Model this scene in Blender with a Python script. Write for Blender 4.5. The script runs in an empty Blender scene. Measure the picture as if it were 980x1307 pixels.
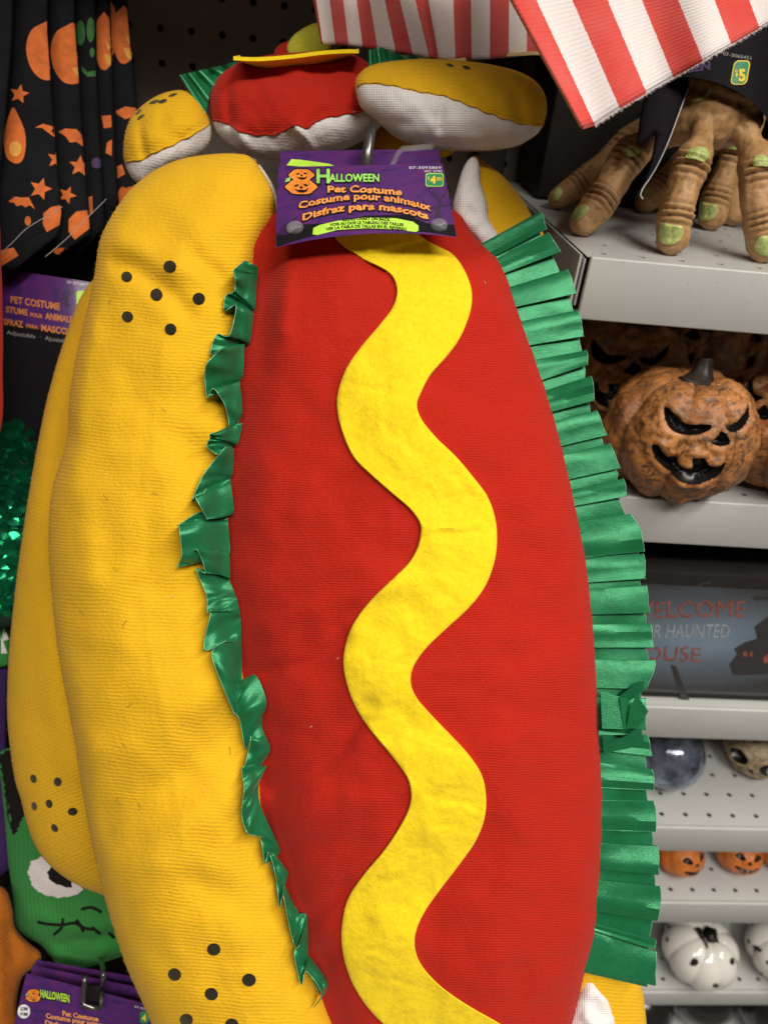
import bpy, math, random
import numpy as np
from mathutils import Vector, Matrix, noise
from mathutils.geometry import delaunay_2d_cdt
from mathutils.bvhtree import BVHTree

random.seed(7); np.random.seed(7)
R_ = math.radians
SC = bpy.context.scene
COL = SC.collection

# ------------------------------------------------------------------ camera
FPX, CX, CY = 960.0, 490.0, 653.5          # focal length and centre in photo pixels (980 x 1307)
CAM = np.array([0.0, 0.0, 1.5])
PITCH, YAW, ROLL = R_(32.0), 0.105, 0.114
_f0 = np.array([math.sin(YAW), math.cos(YAW), 0]); _r0 = np.array([math.cos(YAW), -math.sin(YAW), 0]); _z = np.array([0, 0, 1.0])
AF = _f0*math.cos(PITCH) - _z*math.sin(PITCH)
_u0 = _f0*math.sin(PITCH) + _z*math.cos(PITCH)
AU = _u0*math.cos(ROLL) - _r0*math.sin(ROLL)
AR = _r0*math.cos(ROLL) + _u0*math.sin(ROLL)
cam = bpy.data.cameras.new('camera'); camo = bpy.data.objects.new('camera', cam); COL.objects.link(camo)
M = Matrix(((AR[0], AU[0], -AF[0], CAM[0]), (AR[1], AU[1], -AF[1], CAM[1]), (AR[2], AU[2], -AF[2], CAM[2]), (0, 0, 0, 1)))
camo.matrix_world = M
cam.sensor_fit = 'VERTICAL'; cam.sensor_height = 36.0; cam.lens = FPX/1307*36
cam.clip_start = 0.02; cam.clip_end = 60
cam.dof.use_dof = True; cam.dof.focus_distance = 0.385; cam.dof.aperture_fstop = 9.0
SC.camera = camo

# ------------------------------------------------------------------ light and exposure
W = bpy.data.worlds.new("World"); SC.world = W; W.use_nodes = True
bg = W.node_tree.nodes['Background']; bg.inputs[0].default_value = (1.0, 0.95, 0.88, 1); bg.inputs[1].default_value = 0.045

def area(name, loc, target, sx, sy, power, col=(1, 0.95, 0.87)):
    l = bpy.data.lights.new(name, 'AREA'); l.shape = 'RECTANGLE'; l.size = sx; l.size_y = sy; l.energy = power; l.color = col
    o = bpy.data.objects.new(name, l); COL.objects.link(o); o.location = loc
    o.rotation_euler = (Vector(target)-Vector(loc)).to_track_quat('-Z', 'Y').to_euler()
    return o
area('ceiling_strip_light', (1.0, -0.60, 3.3), (0.8, -0.45, 0), 2.8, 0.22, 84)
area('ceiling_strip_light', (-0.1, -1.35, 3.3), (-0.1, -1.0, 0), 3.4, 0.30, 62)

SC.view_settings.view_transform = 'Standard'; SC.view_settings.look = 'None'
SC.view_settings.gamma = 1; SC.view_settings.exposure = 0.0
SC.render.engine = 'CYCLES'
SC.cycles.use_denoising = True
SC.cycles.max_bounces = 7
SC.cycles.sample_clamp_indirect = 4

# ------------------------------------------------------------------ measuring helpers
def rays(P2):
    P2 = np.atleast_2d(np.asarray(P2, float))
    return AF + np.outer((P2[:, 0]-CX)/FPX, AR) - np.outer((P2[:, 1]-CY)/FPX, AU)
def at(P2, Z):
    return CAM + rays(P2)*np.broadcast_to(np.asarray(Z, float), (len(np.atleast_2d(P2)),))[:, None]
def pt(px, py, Z): return at([(px, py)], Z)[0]
def onY(px, py, Y):
    r = rays([(px, py)])[0]; return CAM + r*(Y-CAM[1])/r[1]
def onZ(px, py, z):
    r = rays([(px, py)])[0]; return CAM + r*(z-CAM[2])/r[2]

# ------------------------------------------------------------------ materials
class NT:
    def __init__(s, name):
        s.m = bpy.data.materials.new(name); s.m.use_nodes = True; s.t = s.m.node_tree; s.n = s.t.nodes
        s.b = s.n['Principled BSDF']; s.o = s.n['Material Output']
    def add(s, typ, **kw):
        n = s.n.new(typ)
        for k, v in kw.items():
            if k.startswith('i_'): n.inputs[k[2:].replace('_', ' ')].default_value = v
            else: setattr(n, k, v)
        return n
    def link(s, a, b): s.t.links.new(a, b)
    def math(s, op, a, b=None, c=None):
        n = s.n.new('ShaderNodeMath'); n.operation = op
        for i, v in enumerate((a, b, c)):
            if v is None: continue
            if hasattr(v, 'is_output'): s.link(v, n.inputs[i])
            else: n.inputs[i].default_value = v
        return n.outputs[0]
    def noise(s, vec, scale, detail=3, rough=.55, dist=0):
        n = s.n.new('ShaderNodeTexNoise'); n.inputs['Scale'].default_value = scale; n.inputs['Detail'].default_value = detail
        n.inputs['Roughness'].default_value = rough; n.inputs['Distortion'].default_value = dist
        if vec is not None: s.link(vec, n.inputs['Vector'])
        return n.outputs[0]
    def ramp(s, fac, stops):
        n = s.n.new('ShaderNodeValToRGB'); e = n.color_ramp.elements
        while len(e) < len(stops): e.new(0.5)
        for el, (p, c) in zip(e, stops):
            el.position = p; el.color = (*c, 1) if len(c) == 3 else c
        s.link(fac, n.inputs[0]); return n.outputs[0]
    def mix(s, fac, a, b, mode='MIX'):
        n = s.n.new('ShaderNodeMix'); n.data_type = 'RGBA'; n.blend_type = mode
        for i, v in ((0, fac), (6, a), (7, b)):
            if hasattr(v, 'is_output'): s.link(v, n.inputs[i])
            elif i == 0: n.inputs[0].default_value = v
            else: n.inputs[i].default_value = (*v, 1)
        return n.outputs[2]
    def bump(s, h, strength, dist, prev=None):
        n = s.n.new('ShaderNodeBump'); n.inputs['Strength'].default_value = strength; n.inputs['Distance'].default_value = dist
        s.link(h, n.inputs['Height'])
        if prev is not None: s.link(prev, n.inputs['Normal'])
        return n.outputs[0]
    def coord(s, kind='Object'):
        return s.n.new('ShaderNodeTexCoord').outputs[kind]
    def sep(s, v):
        n = s.n.new('ShaderNodeSeparateXYZ'); s.link(v, n.inputs[0]); return n.outputs
    def base(s, c):
        if hasattr(c, 'is_output'): s.link(c, s.b.inputs['Base Color'])
        else: s.b.inputs['Base Color'].default_value = (*c, 1)
    def set(s, **kw):
        for k, v in kw.items(): s.b.inputs[k.replace('_', ' ')].default_value = v
    def normal(s, n): s.link(n, s.b.inputs['Normal'])

def m_plain(name, c, rough=.5, metallic=0, spec=.5, coat=0, vary=.12, vs=60, bump=.0, bs=400):
    t = NT(name); o = t.coord()
    n = t.noise(o, vs, 4)
    t.base(t.ramp(n, [(.3, tuple(x*(1-vary) for x in c)), (.7, tuple(min(1, x*(1+vary)) for x in c))]))
    t.set(Roughness=rough, Metallic=metallic); t.b.inputs['Specular IOR Level'].default_value = spec
    if coat: t.b.inputs['Coat Weight'].default_value = coat; t.b.inputs['Coat Roughness'].default_value = .08
    if bump: t.normal(t.bump(t.noise(o, bs, 3), bump, .001))
    return t.m

def m_knit(name, c, period=.0033, angle=0.0, rib=.55, fleck=(1, .9, .7), sheen=.35, cdark=.82, side=0.0):
    """Ribbed brushed fleece: fine rows in UV space plus fibre noise."""
    t = NT(name); uv = t.coord('UV'); o = t.coord()
    mp = t.add('ShaderNodeMapping'); mp.inputs['Rotation'].default_value = (0, 0, angle); t.link(uv, mp.inputs[0])
    x, y, z = t.sep(mp.outputs[0])
    wob = t.noise(uv, 9, 2); wob2 = t.noise(uv, 130, 2)
    ph = t.math('ADD', t.math('MULTIPLY', y, 2*math.pi/period), t.math('ADD', t.math('MULTIPLY', wob, 26.0), t.math('MULTIPLY', wob2, 2.4)))
    row = t.math('SINE', ph)
    fib = t.noise(o, 1700, 3, .65); fib2 = t.noise(o, 420, 3, .6); big = t.noise(o, 34, 3)
    stitch = t.math('SINE', t.math('MULTIPLY', x, 2*math.pi/(period*.8)))
    h = t.math('ADD', t.math('MULTIPLY', row, .5), t.math('ADD', t.math('MULTIPLY', fib, 1.2), t.math('MULTIPLY', stitch, .0)))
    n1 = t.bump(h, rib, .0006)
    n2 = t.bump(fib2, .30, .0016, n1)
    col = t.ramp(fib, [(.28, tuple(v*cdark for v in c)), (.6, c), (.84, tuple(min(1, v*.75+f*.25*max(c)) for v, f in zip(c, fleck)))])
    col = t.mix(t.math('MULTIPLY', big, .28), col, tuple(v*.78 for v in c))
    t.base(col); t.set(Roughness=.92); t.b.inputs['Specular IOR Level'].default_value = .12
    t.b.inputs['Sheen Weight'].default_value = sheen; t.b.inputs['Sheen Roughness'].default_value = .45
    t.b.inputs['Sheen Tint'].default_value = (*[min(1, v*.6+.4*max(c)) for v in c], 1)
    t.normal(n2); return t.m

def m_felt(name, c):
    t = NT(name); o = t.coord()
    a = t.noise(o, 330, 4, .6, .6); b = t.noise(o, 1500, 3, .7); w = t.noise(o, 60, 3, .5, 1.5)
    n1 = t.bump(a, .30, .0016); n2 = t.bump(b, .4, .0006, n1); n3 = t.bump(w, .16, .004, n2)
    t.base(t.ramp(a, [(.3, tuple(v*.86 for v in c)), (.62, c)])); t.set(Roughness=.95)
    t.b.inputs['Specular IOR Level'].default_value = .1; t.b.inputs['Sheen Weight'].default_value = .3
    t.b.inputs['Sheen Tint'].default_value = (1, .85, .4, 1)
    t.normal(n3); return t.m

def m_satin(name, c):
    t = NT(name); uv = t.coord('UV'); o = t.coord()
    fine = t.noise(o, 1500, 2, .8); mid = t.noise(o, 120, 3)
    x, y, z = t.sep(uv)
    th = t.noise(o, 900, 1)
    t.base(t.ramp(mid, [(.25, tuple(v*.85 for v in c)), (.75, tuple(v*1.12 for v in c))]))
    t.set(Roughness=.35, Metallic=.28); t.b.inputs['Specular IOR Level'].default_value = .6
    t.b.inputs['Specular Tint'].default_value = (.55, 1, .72, 1)
    t.b.inputs['Anisotropic'].default_value = .5
    t.b.inputs['Sheen Weight'].default_value = .35; t.b.inputs['Sheen Roughness'].default_value = .3; t.b.inputs['Sheen Tint'].default_value = (.25, .9, .5, 1)
    n1 = t.bump(fine, .30, .0005); n2 = t.bump(mid, .12, .003, n1); t.normal(n2); return t.m

def m_mesh(name, c=(.80, .76, .74)):
    """white perforated jersey lining: small dark dots in rows"""
    t = NT(name); uv = t.coord('UV'); o = t.coord()
    x, y, z = t.sep(uv)
    a = t.math('SINE', t.math('MULTIPLY', t.math('ADD', x, y), 2*math.pi/.0044)); b = t.math('SINE', t.math('MULTIPLY', t.math('SUBTRACT', x, y), 2*math.pi/.0044))
    d = t.math('MULTIPLY', a, b)
    n = t.noise(o, 900, 3)
    dd = t.ramp(d, [(.35, c), (.75, tuple(v*.78 for v in c))])
    t.base(dd); t.set(Roughness=.85); t.b.inputs['Specular IOR Level'].default_value = .2
    h = t.math('SUBTRACT', t.math('MULTIPLY', n, .8), t.math('MULTIPLY', d, .8))
    t.normal(t.bump(h, .5, .0006)); return t.m

def m_stripe(name, ca, cb, count, first=0):
    """red and white knit stripes: whole numbers of UV x are the borders"""
    t = NT(name); uv = t.coord('UV'); o = t.coord(); x, y, z = t.sep(uv)
    ed = t.math('ADD', x, t.math('MULTIPLY', t.math('SUBTRACT', t.noise(o, 2200, 2), .5), .10))
    par = t.math('MODULO', t.math('FLOOR', t.math('ADD', ed, 100.0+first)), 2.0)
    fib = t.noise(o, 1500, 3, .65); soft = t.noise(o, 45, 3)
    rows = t.math('SINE', t.math('ADD', t.math('MULTIPLY', y, 520.0), t.math('MULTIPLY', t.noise(o, 300, 2), 3)))
    col = t.mix(par, ca, cb)
    col = t.mix(t.math('MULTIPLY', fib, .35), col, (.62, .45, .4), 'MULTIPLY')
    col = t.mix(t.math('MULTIPLY', soft, .18), col, (.75, .55, .5))
    t.base(col); t.set(Roughness=.95); t.b.inputs['Specular IOR Level'].default_value = .1; t.b.inputs['Sheen Weight'].default_value = .12
    h = t.math('ADD', t.math('MULTIPLY', rows, .3), fib)
    t.normal(t.bump(h, .5, .0006)); return t.m

def m_print(name, c=(.17, .04, .32)):
    """printed card: night sky with mottled clouds, glossy"""
    t = NT(name); uv = t.coord('UV'); o = t.coord()
    n = t.noise(uv, 7, 5, .6, .8); n2 = t.noise(uv, 26, 3)
    a = t.ramp(n, [(.3, (.035, .014, .085)), (.5, c), (.72, (.13, .022, .12))])
    t.base(t.mix(t.math('MULTIPLY', n2, .3), a, (.03, .012, .08))); t.set(Roughness=.34); t.b.inputs['Coat Weight'].default_value = .3; t.b.inputs['Coat Roughness'].default_value = .15
    t.normal(t.bump(t.noise(o, 500, 2), .05, .001)); return t.m

def m_rubber(name):
    t = NT(name); o = t.coord()
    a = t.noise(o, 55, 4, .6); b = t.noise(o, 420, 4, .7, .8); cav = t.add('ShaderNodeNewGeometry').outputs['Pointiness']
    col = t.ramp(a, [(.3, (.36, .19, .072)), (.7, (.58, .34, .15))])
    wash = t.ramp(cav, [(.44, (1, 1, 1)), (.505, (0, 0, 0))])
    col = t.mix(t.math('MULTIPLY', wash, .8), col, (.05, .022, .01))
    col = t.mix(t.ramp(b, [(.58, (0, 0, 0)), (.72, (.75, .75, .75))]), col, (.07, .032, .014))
    t.base(col); t.set(Roughness=.5); t.b.inputs['Specular IOR Level'].default_value = .35
    t.normal(t.bump(b, .35, .0012)); return t.m

def m_pumpkin(name, c1=(.42, .145, .03), c2=(.24, .075, .016)):
    t = NT(name); o = t.coord()
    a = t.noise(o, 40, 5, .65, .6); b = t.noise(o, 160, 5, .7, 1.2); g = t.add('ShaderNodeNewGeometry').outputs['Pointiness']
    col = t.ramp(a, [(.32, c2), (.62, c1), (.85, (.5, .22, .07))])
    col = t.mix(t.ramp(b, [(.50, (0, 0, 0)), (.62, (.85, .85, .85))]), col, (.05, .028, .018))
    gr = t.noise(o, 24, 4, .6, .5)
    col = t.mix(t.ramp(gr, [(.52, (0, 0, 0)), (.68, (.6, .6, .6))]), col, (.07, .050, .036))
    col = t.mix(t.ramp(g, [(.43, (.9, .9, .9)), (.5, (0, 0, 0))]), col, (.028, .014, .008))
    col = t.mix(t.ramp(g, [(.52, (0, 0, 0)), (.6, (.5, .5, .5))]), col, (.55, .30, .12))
    t.base(col); t.set(Roughness=.42); t.b.inputs['Specular IOR Level'].default_value = .45
    t.normal(t.bump(b, .5, .002, t.bump(a, .4, .004))); return t.m

def m_metal(name, c=(.46, .46, .445), rough=.42):
    t = NT(name); o = t.coord()
    a = t.noise(o, 12, 5, .6); b = t.noise(o, 90, 5, .7, 2)
    col = t.ramp(a, [(.3, tuple(v*.92 for v in c)), (.7, c)])
    col = t.mix(t.ramp(b, [(.62, (0, 0, 0)), (.74, (.5, .5, .5))]), col, tuple(v*.45 for v in c))
    t.base(col); t.set(Roughness=rough); t.b.inputs['Specular IOR Level'].default_value = .5
    t.normal(t.bump(t.noise(o, 900, 2), .06, .0008)); return t.m

MT = {}
MT['red'] = m_knit('red_fleece', (.45, .017, .0075), .0033, 0.02, .38, (1, .45, .35))
MT['yellow'] = m_knit('yellow_fleece', (.78, .435, .013), .0046, 0.05, .34, (1, .9, .4), sheen=.2)
MT['yellow_rear'] = m_knit('yellow_fleece_rear', (.76, .42, .015), .0046, -.45, .42, (1, .9, .4), sheen=.15)
MT['felt'] = m_felt('mustard_felt', (.86, .62, .014))
MT['felt_dull'] = m_felt('mustard_felt_dull', (.62, .56, .05))
MT['satin'] = m_satin('green_satin', (.015, .165, .064))
MT['satin_edge'] = m_satin('green_satin_edge', (.16, .46, .25))
MT['lint'] = m_plain('pale_lint', (.75, .6, .5), .9)
MT['dark_hair'] = m_plain('dark_hair', (.12, .07, .02), .8)
MT['lining'] = m_mesh('white_mesh_lining')
MT['white_cloth'] = m_knit('white_cloth', (.76, .70, .68), .0040, .1, .15, (1, 1, 1))
MT['seed'] = m_felt('black_felt', (.016, .013, .012))
MT['stripe_front'] = m_stripe('stripe_cloth_front', (.60, .030, .020), (.73, .69, .69), 10)
MT['stripe_back'] = m_stripe('stripe_cloth_back', (.50, .035, .028), (.66, .60, .57), 10)
MT['cream'] = m_plain('cream_cloth', (.62, .44, .2), .9)
MT['card'] = m_print('purple_printed_card', (.080, .020, .145))
MT['card_edge'] = m_plain('card_white_edge', (.7, .66, .66), .7)
MT['card_black'] = m_plain('card_black_ink', (.008, .0065, .009), .7, spec=.12)
MT['ink_orange'] = m_plain('ink_orange', (.78, .30, .075), .35, vary=.2, vs=200)
MT['ink_black'] = m_plain('ink_black', (.010, .008, .010), .35)
MT['ink_green'] = m_plain('ink_green', (.30, .62, .13), .35, vary=.25, vs=150)
MT['ink_lime'] = m_plain('ink_lime', (.46, .74, .07), .35, vary=.15)
MT['ink_white'] = m_plain('ink_white', (.75, .72, .75), .35)
MT['ink_pumpkin'] = m_plain('ink_pumpkin', (.82, .25, .035), .35, vary=.25, vs=120)
MT['ink_sticker'] = m_plain('ink_sticker_green', (.03, .25, .10), .35)
MT['ink_yellow'] = m_plain('ink_yellow', (.82, .60, .06), .35)
MT['ink_tree'] = m_plain('ink_tree', (.035, .010, .05), .4)
MT['ink_dull'] = m_plain('ink_dull_orange', (.60, .20, .035), .5, vary=.2)
MT['ink_grey'] = m_plain('ink_grey', (.30, .28, .26), .5)
MT['wire'] = m_plain('hook_steel', (.16, .155, .15), .3, metallic=.8)
MT['peg'] = m_plain('pegboard_brown', (.150, .118, .096), .55, vary=.1, vs=30, bump=.1)
MT['peg_back'] = m_plain('hole_backer_dark', (.02, .016, .014), .8)
MT['shelf'] = m_metal('shelf_paint')
MT['rubber'] = m_rubber('monster_rubber')
MT['nail'] = m_plain('monster_nail', (.46, .52, .17), .38, vary=.35, vs=260, bump=.5, bs=500)
MT['pumpkin'] = m_pumpkin('aged_pumpkin', (.50, .20, .055), (.27, .095, .026))
MT['hollow'] = m_plain('black_hollow', (.010, .008, .008), .3)
MT['stem'] = m_plain('pumpkin_stem', (.030, .022, .017), .5, vary=.5, vs=150, bump=.6, bs=200)
MT['pump_small'] = m_plain('small_pumpkin', (.60, .17, .03), .4, vary=.25, vs=60, bump=.3, bs=200)
MT['ceramic'] = m_plain('white_ceramic', (.70, .67, .62), .12, coat=.6, vary=.03)
MT['dot'] = m_plain('black_dot_glaze', (.016, .014, .014), .2, coat=.4)
MT['print_cloth'] = m_plain('black_print_cloth', (.008, .008, .010), .9, spec=.15, vary=.2, vs=80, bump=.25, bs=1200)
MT['orange_print'] = m_plain('orange_print', (.62, .135, .02), .8, vary=.2, vs=130, bump=.2, bs=1200)
MT['yellow_print'] = m_plain('yellow_print', (.72, .33, .05), .8)
MT['green_print'] = m_plain('green_print', (.035, .14, .03), .8)
MT['purple_print'] = m_plain('purple_print', (.06, .03, .09), .8)
MT['green_knit'] = m_knit('green_knit', (.045, .25, .055), .0052, 1.57, .6, (.6, 1, .5))
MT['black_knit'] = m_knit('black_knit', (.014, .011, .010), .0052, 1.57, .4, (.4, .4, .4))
MT['purple_knit'] = m_knit('purple_knit', (.05, .02, .10), .0052, 1.57, .4, (.7, .5, 1))
MT['orange_cloth'] = m_knit('orange_cloth', (.42, .12, .012), .0040, .6, .4, (1, .7, .3))
MT['dark_cloth'] = m_plain('dark_green_cloth', (.006, .02, .012), .8)
MT['sequin'] = m_plain('green_sequin', (.012, .30, .12), .2, metallic=.85, vary=.5, vs=40)
MT['bone'] = m_pumpkin('bone_resin', (.46, .36, .22), (.30, .22, .12))
MT['silver'] = m_plain('silver_glass', (.22, .25, .33), .14, metallic=.7, vary=.75, vs=70, bump=.5, bs=90)
MT['dark_box'] = m_plain('dark_board', (.016, .013, .012), .6, spec=.25, vary=.4, vs=25)
MT['floor'] = m_plain('floor_vinyl', (.20, .18, .16), .35)
MT['thread'] = m_plain('thread', (.35, .32, .3), .8)
def _clear():
    t = NT('clear_plastic'); t.base((.62, .60, .62)); t.set(Roughness=.14, Alpha=.16); return t.m
MT['clear'] = _clear()
def _sign():
    t = NT('sign_print'); uv = t.coord('UV'); x, y, z = t.sep(uv)
    n = t.noise(uv, 5, 4)
    d = t.math('SQRT', t.math('ADD', t.math('POWER', t.math('MULTIPLY', t.math('SUBTRACT', x, .36), .9), 2), t.math('POWER', t.math('MULTIPLY', t.math('SUBTRACT', y, .52), .85), 2)))
    g = t.math('ADD', d, t.math('MULTIPLY', t.math('SUBTRACT', n, .5), .16))
    t.base(t.ramp(g, [(.06, (.16, .22, .29)), (.25, (.085, .11, .14)), (.42, (.035, .036, .040)), (.8, (.025, .023, .024))]))
    t.set(Roughness=.16); t.b.inputs['Coat Weight'].default_value = .5; t.b.inputs['Coat Roughness'].default_value = .06
    return t.m
MT['sign'] = _sign()
MT['sign_red'] = m_plain('sign_red_ink', (.26, .075, .055), .3, vary=.4, vs=220)
MT['sign_white'] = m_plain('sign_white_ink', (.36, .38, .40), .3, vary=.3, vs=220)
MT['sign_dark'] = m_plain('sign_dark_ink', (.032, .030, .034), .3)

# ------------------------------------------------------------------ object helpers
def props(o, label=None, cat=None, group=None, kind=None):
    if label: o['label'] = label
    if cat: o['category'] = cat
    if group: o['group'] = group
    if kind: o['kind'] = kind
    return o
def thing(name, loc, label, cat, group=None):
    o = bpy.data.objects.new(name, None); COL.objects.link(o); o.location = loc; o.empty_display_size = .02
    return props(o, label, cat, group)
def root_loc(o):
    while o.parent: o = o.parent
    return np.array(o.location)
def mk(name, V, F, mat, parent=None, uv=None, smooth=True, sharp=None, label=None, cat=None, group=None, kind=None, origin=None):
    V = np.asarray(V, float)
    L = root_loc(parent) if parent else (np.asarray(origin) if origin is not None else np.array([V[:, 0].mean(), V[:, 1].mean(), V[:, 2].min()]))
    me = bpy.data.meshes.new(name)
    F = [tuple(int(i) for i in f) for f in F]
    me.from_pydata([tuple(p) for p in (V-L)], [], F); me.update()
    if mat is not None: me.materials.append(mat)
    if smooth:
        me.polygons.foreach_set('use_smooth', [True]*len(me.polygons))
        if sharp: me.set_sharp_from_angle(angle=R_(sharp))
    if uv is not None:
        ul = me.uv_layers.new(name='UVMap'); li = np.empty(len(me.loops), int); me.loops.foreach_get('vertex_index', li)
        ul.data.foreach_set('uv', np.asarray(uv, float)[li].ravel())
    o = bpy.data.objects.new(name, me); COL.objects.link(o)
    if parent: o.parent = parent
    else: o.location = L
    return props(o, label, cat, group, kind)
def copy_tree(o, parent=None):
    c = o.copy(); COL.objects.link(c)
    if parent: c.parent = parent
    for ch in list(o.children): copy_tree(ch, c)
    return c

def box(x0, x1, y0, y1, z0, z1, bev=0.0):
    if bev <= 0:
        V = [(x, y, z) for z in (z0, z1) for y in (y0, y1) for x in (x0, x1)]
        F = [(0, 2, 3, 1), (4, 5, 7, 6), (0, 1, 5, 4), (2, 6, 7, 3), (0, 4, 6, 2), (1, 3, 7, 5)]
        return V, F
    import bmesh
    V, F = box(x0, x1, y0, y1, z0, z1)
    bm = bmesh.new(); vs = [bm.verts.new(v) for v in V]
    for f in F: bm.faces.new([vs[i] for i in f])
    bmesh.ops.bevel(bm, geom=bm.edges[:], offset=bev, segments=2, affect='EDGES', profile=.5)
    bm.verts.index_update(); V = [tuple(v.co) for v in bm.verts]; F = [[v.index for v in f.verts] for f in bm.faces]; bm.free()
    return V, F
def join(*parts):
    V, F = [], []
    for v, f in parts:
        n = len(V); V += [tuple(p) for p in v]; F += [tuple(i+n for i in q) for q in f]
    return V, F
def tube(path, rad, seg=10):
    P = [np.asarray(p, float) for p in path]; n = len(P); V, F = [], []
    rad = [rad]*n if np.isscalar(rad) else rad
    d0 = P[-1]-P[0]; up = np.eye(3)[int(np.argmin(np.abs(d0)))]+np.array([.07, .05, .03])
    for i in range(n):
        d = P[min(i+1, n-1)]-P[max(i-1, 0)]; d /= np.linalg.norm(d)
        a = np.cross(d, up); a /= np.linalg.norm(a); b = np.cross(a, d)
        for k in range(seg):
            t = 2*math.pi*k/seg; V.append(P[i]+rad[i]*(a*math.cos(t)+b*math.sin(t)))
    for i in range(n-1):
        for k in range(seg):
            k2 = (k+1) % seg; F.append((i*seg+k, i*seg+k2, (i+1)*seg+k2, (i+1)*seg+k))
    F.append(tuple(range(seg))[::-1]); F.append(tuple((n-1)*seg+k for k in range(seg)))
    return V, F
def cr(pts, step=4.0, closed=False):
    """Catmull-Rom through 2D/3D points, resampled"""
    P = np.asarray(pts, float); n = len(P); out = []
    m = n if closed else n-1
    for i in range(m):
        p0, p1, p2, p3 = (P[(i-1) % n], P[i], P[(i+1) % n], P[(i+2) % n]) if closed else (P[max(i-1, 0)], P[i], P[i+1], P[min(i+2, n-1)])
        k = max(1, int(np.linalg.norm(p2-p1)/step))
        for j in range(k):
            t = j/k
            out.append(.5*((2*p1)+(-p0+p2)*t+(2*p0-5*p1+4*p2-p3)*t*t+(-p0+3*p1-3*p2+p3)*t**3))
    if not closed: out.append(P[-1])
    return np.array(out)
def dens(pts, step):
    P = np.asarray(pts, float); out = []
    for i in range(len(P)):
        a, b = P[i], P[(i+1) % len(P)]; k = max(1, int(np.linalg.norm(b-a)/step))
        for j in range(k): out.append(a+(b-a)*j/k)
    return np.array(out)
def inside(P, poly):
    x, y = P[:, 0], P[:, 1]; r = np.zeros(len(P), bool)
    for (x0, y0), (x1, y1) in zip(poly, np.roll(poly, -1, 0)):
        if y0 == y1: continue
        c = (y0 > y) != (y1 > y); r ^= c & (x < (x1-x0)*(y-y0)/(y1-y0)+x0)
    return r
def pdist(P, poly, closed=True):
    d = np.full(len(P), 1e9); Q = np.roll(poly, -1, 0)
    m = len(poly) if closed else len(poly)-1
    for i in range(m):
        a, b = poly[i], Q[i]; ab = b-a; L = ab@ab
        if L < 1e-12: continue
        t = np.clip(((P-a)@ab)/L, 0, 1); d = np.minimum(d, np.hypot(*(P-a-t[:, None]*ab).T))
    return d
def tri_patch(poly, sp, rings=()):
    poly = np.asarray(poly, float); x0, y0 = poly.min(0); x1, y1 = poly.max(0)
    g = [(x+(sp/2 if j % 2 else 0), y) for j, y in enumerate(np.arange(y0+sp*.5, y1, sp*.87)) for x in np.arange(x0+sp*.3, x1, sp)]
    pts = [poly]; lim = sp*.55
    nrm = np.roll(poly, -1, 0)-np.roll(poly, 1, 0); nrm = np.stack([-nrm[:, 1], nrm[:, 0]], 1); nrm /= np.maximum(np.linalg.norm(nrm, axis=1), 1e-9)[:, None]
    if not inside(poly[:1]+nrm[:1]*.6, poly)[0]: nrm = -nrm
    for r in rings:
        q = poly+nrm*r; k = inside(q, poly); q = q[k]; q = q[pdist(q, poly) > r*.93]; pts.append(q); lim = max(lim, r+sp*.45)
    if g:
        g = np.array(g); g = g[inside(g, poly)]
        if len(g): g = g[pdist(g, poly) > lim]; pts.append(g)
    A = np.concatenate(pts); n = len(poly)
    v, e, f, *_ = delaunay_2d_cdt([Vector(p) for p in A], [(i, (i+1) % n) for i in range(n)], [], 1, 1e-5)
    V = np.array([tuple(p) for p in v]); F = np.array([t for t in f if len(t) == 3], int)
    # all triangles the same way round
    a, b, c = V[F[:, 0]], V[F[:, 1]], V[F[:, 2]]
    s = (b[:, 0]-a[:, 0])*(c[:, 1]-a[:, 1])-(b[:, 1]-a[:, 1])*(c[:, 0]-a[:, 0])
    keep = np.abs(s) > 1e-7; F, s = F[keep], s[keep]
    cen = (V[F[:, 0]]+V[F[:, 1]]+V[F[:, 2]])/3; ok = inside(cen, poly); F, s = F[ok], s[ok]
    F[s > 0] = F[s > 0][:, ::-1]       # y runs down in the photo, so this makes them face the viewer
    return V, F
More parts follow.
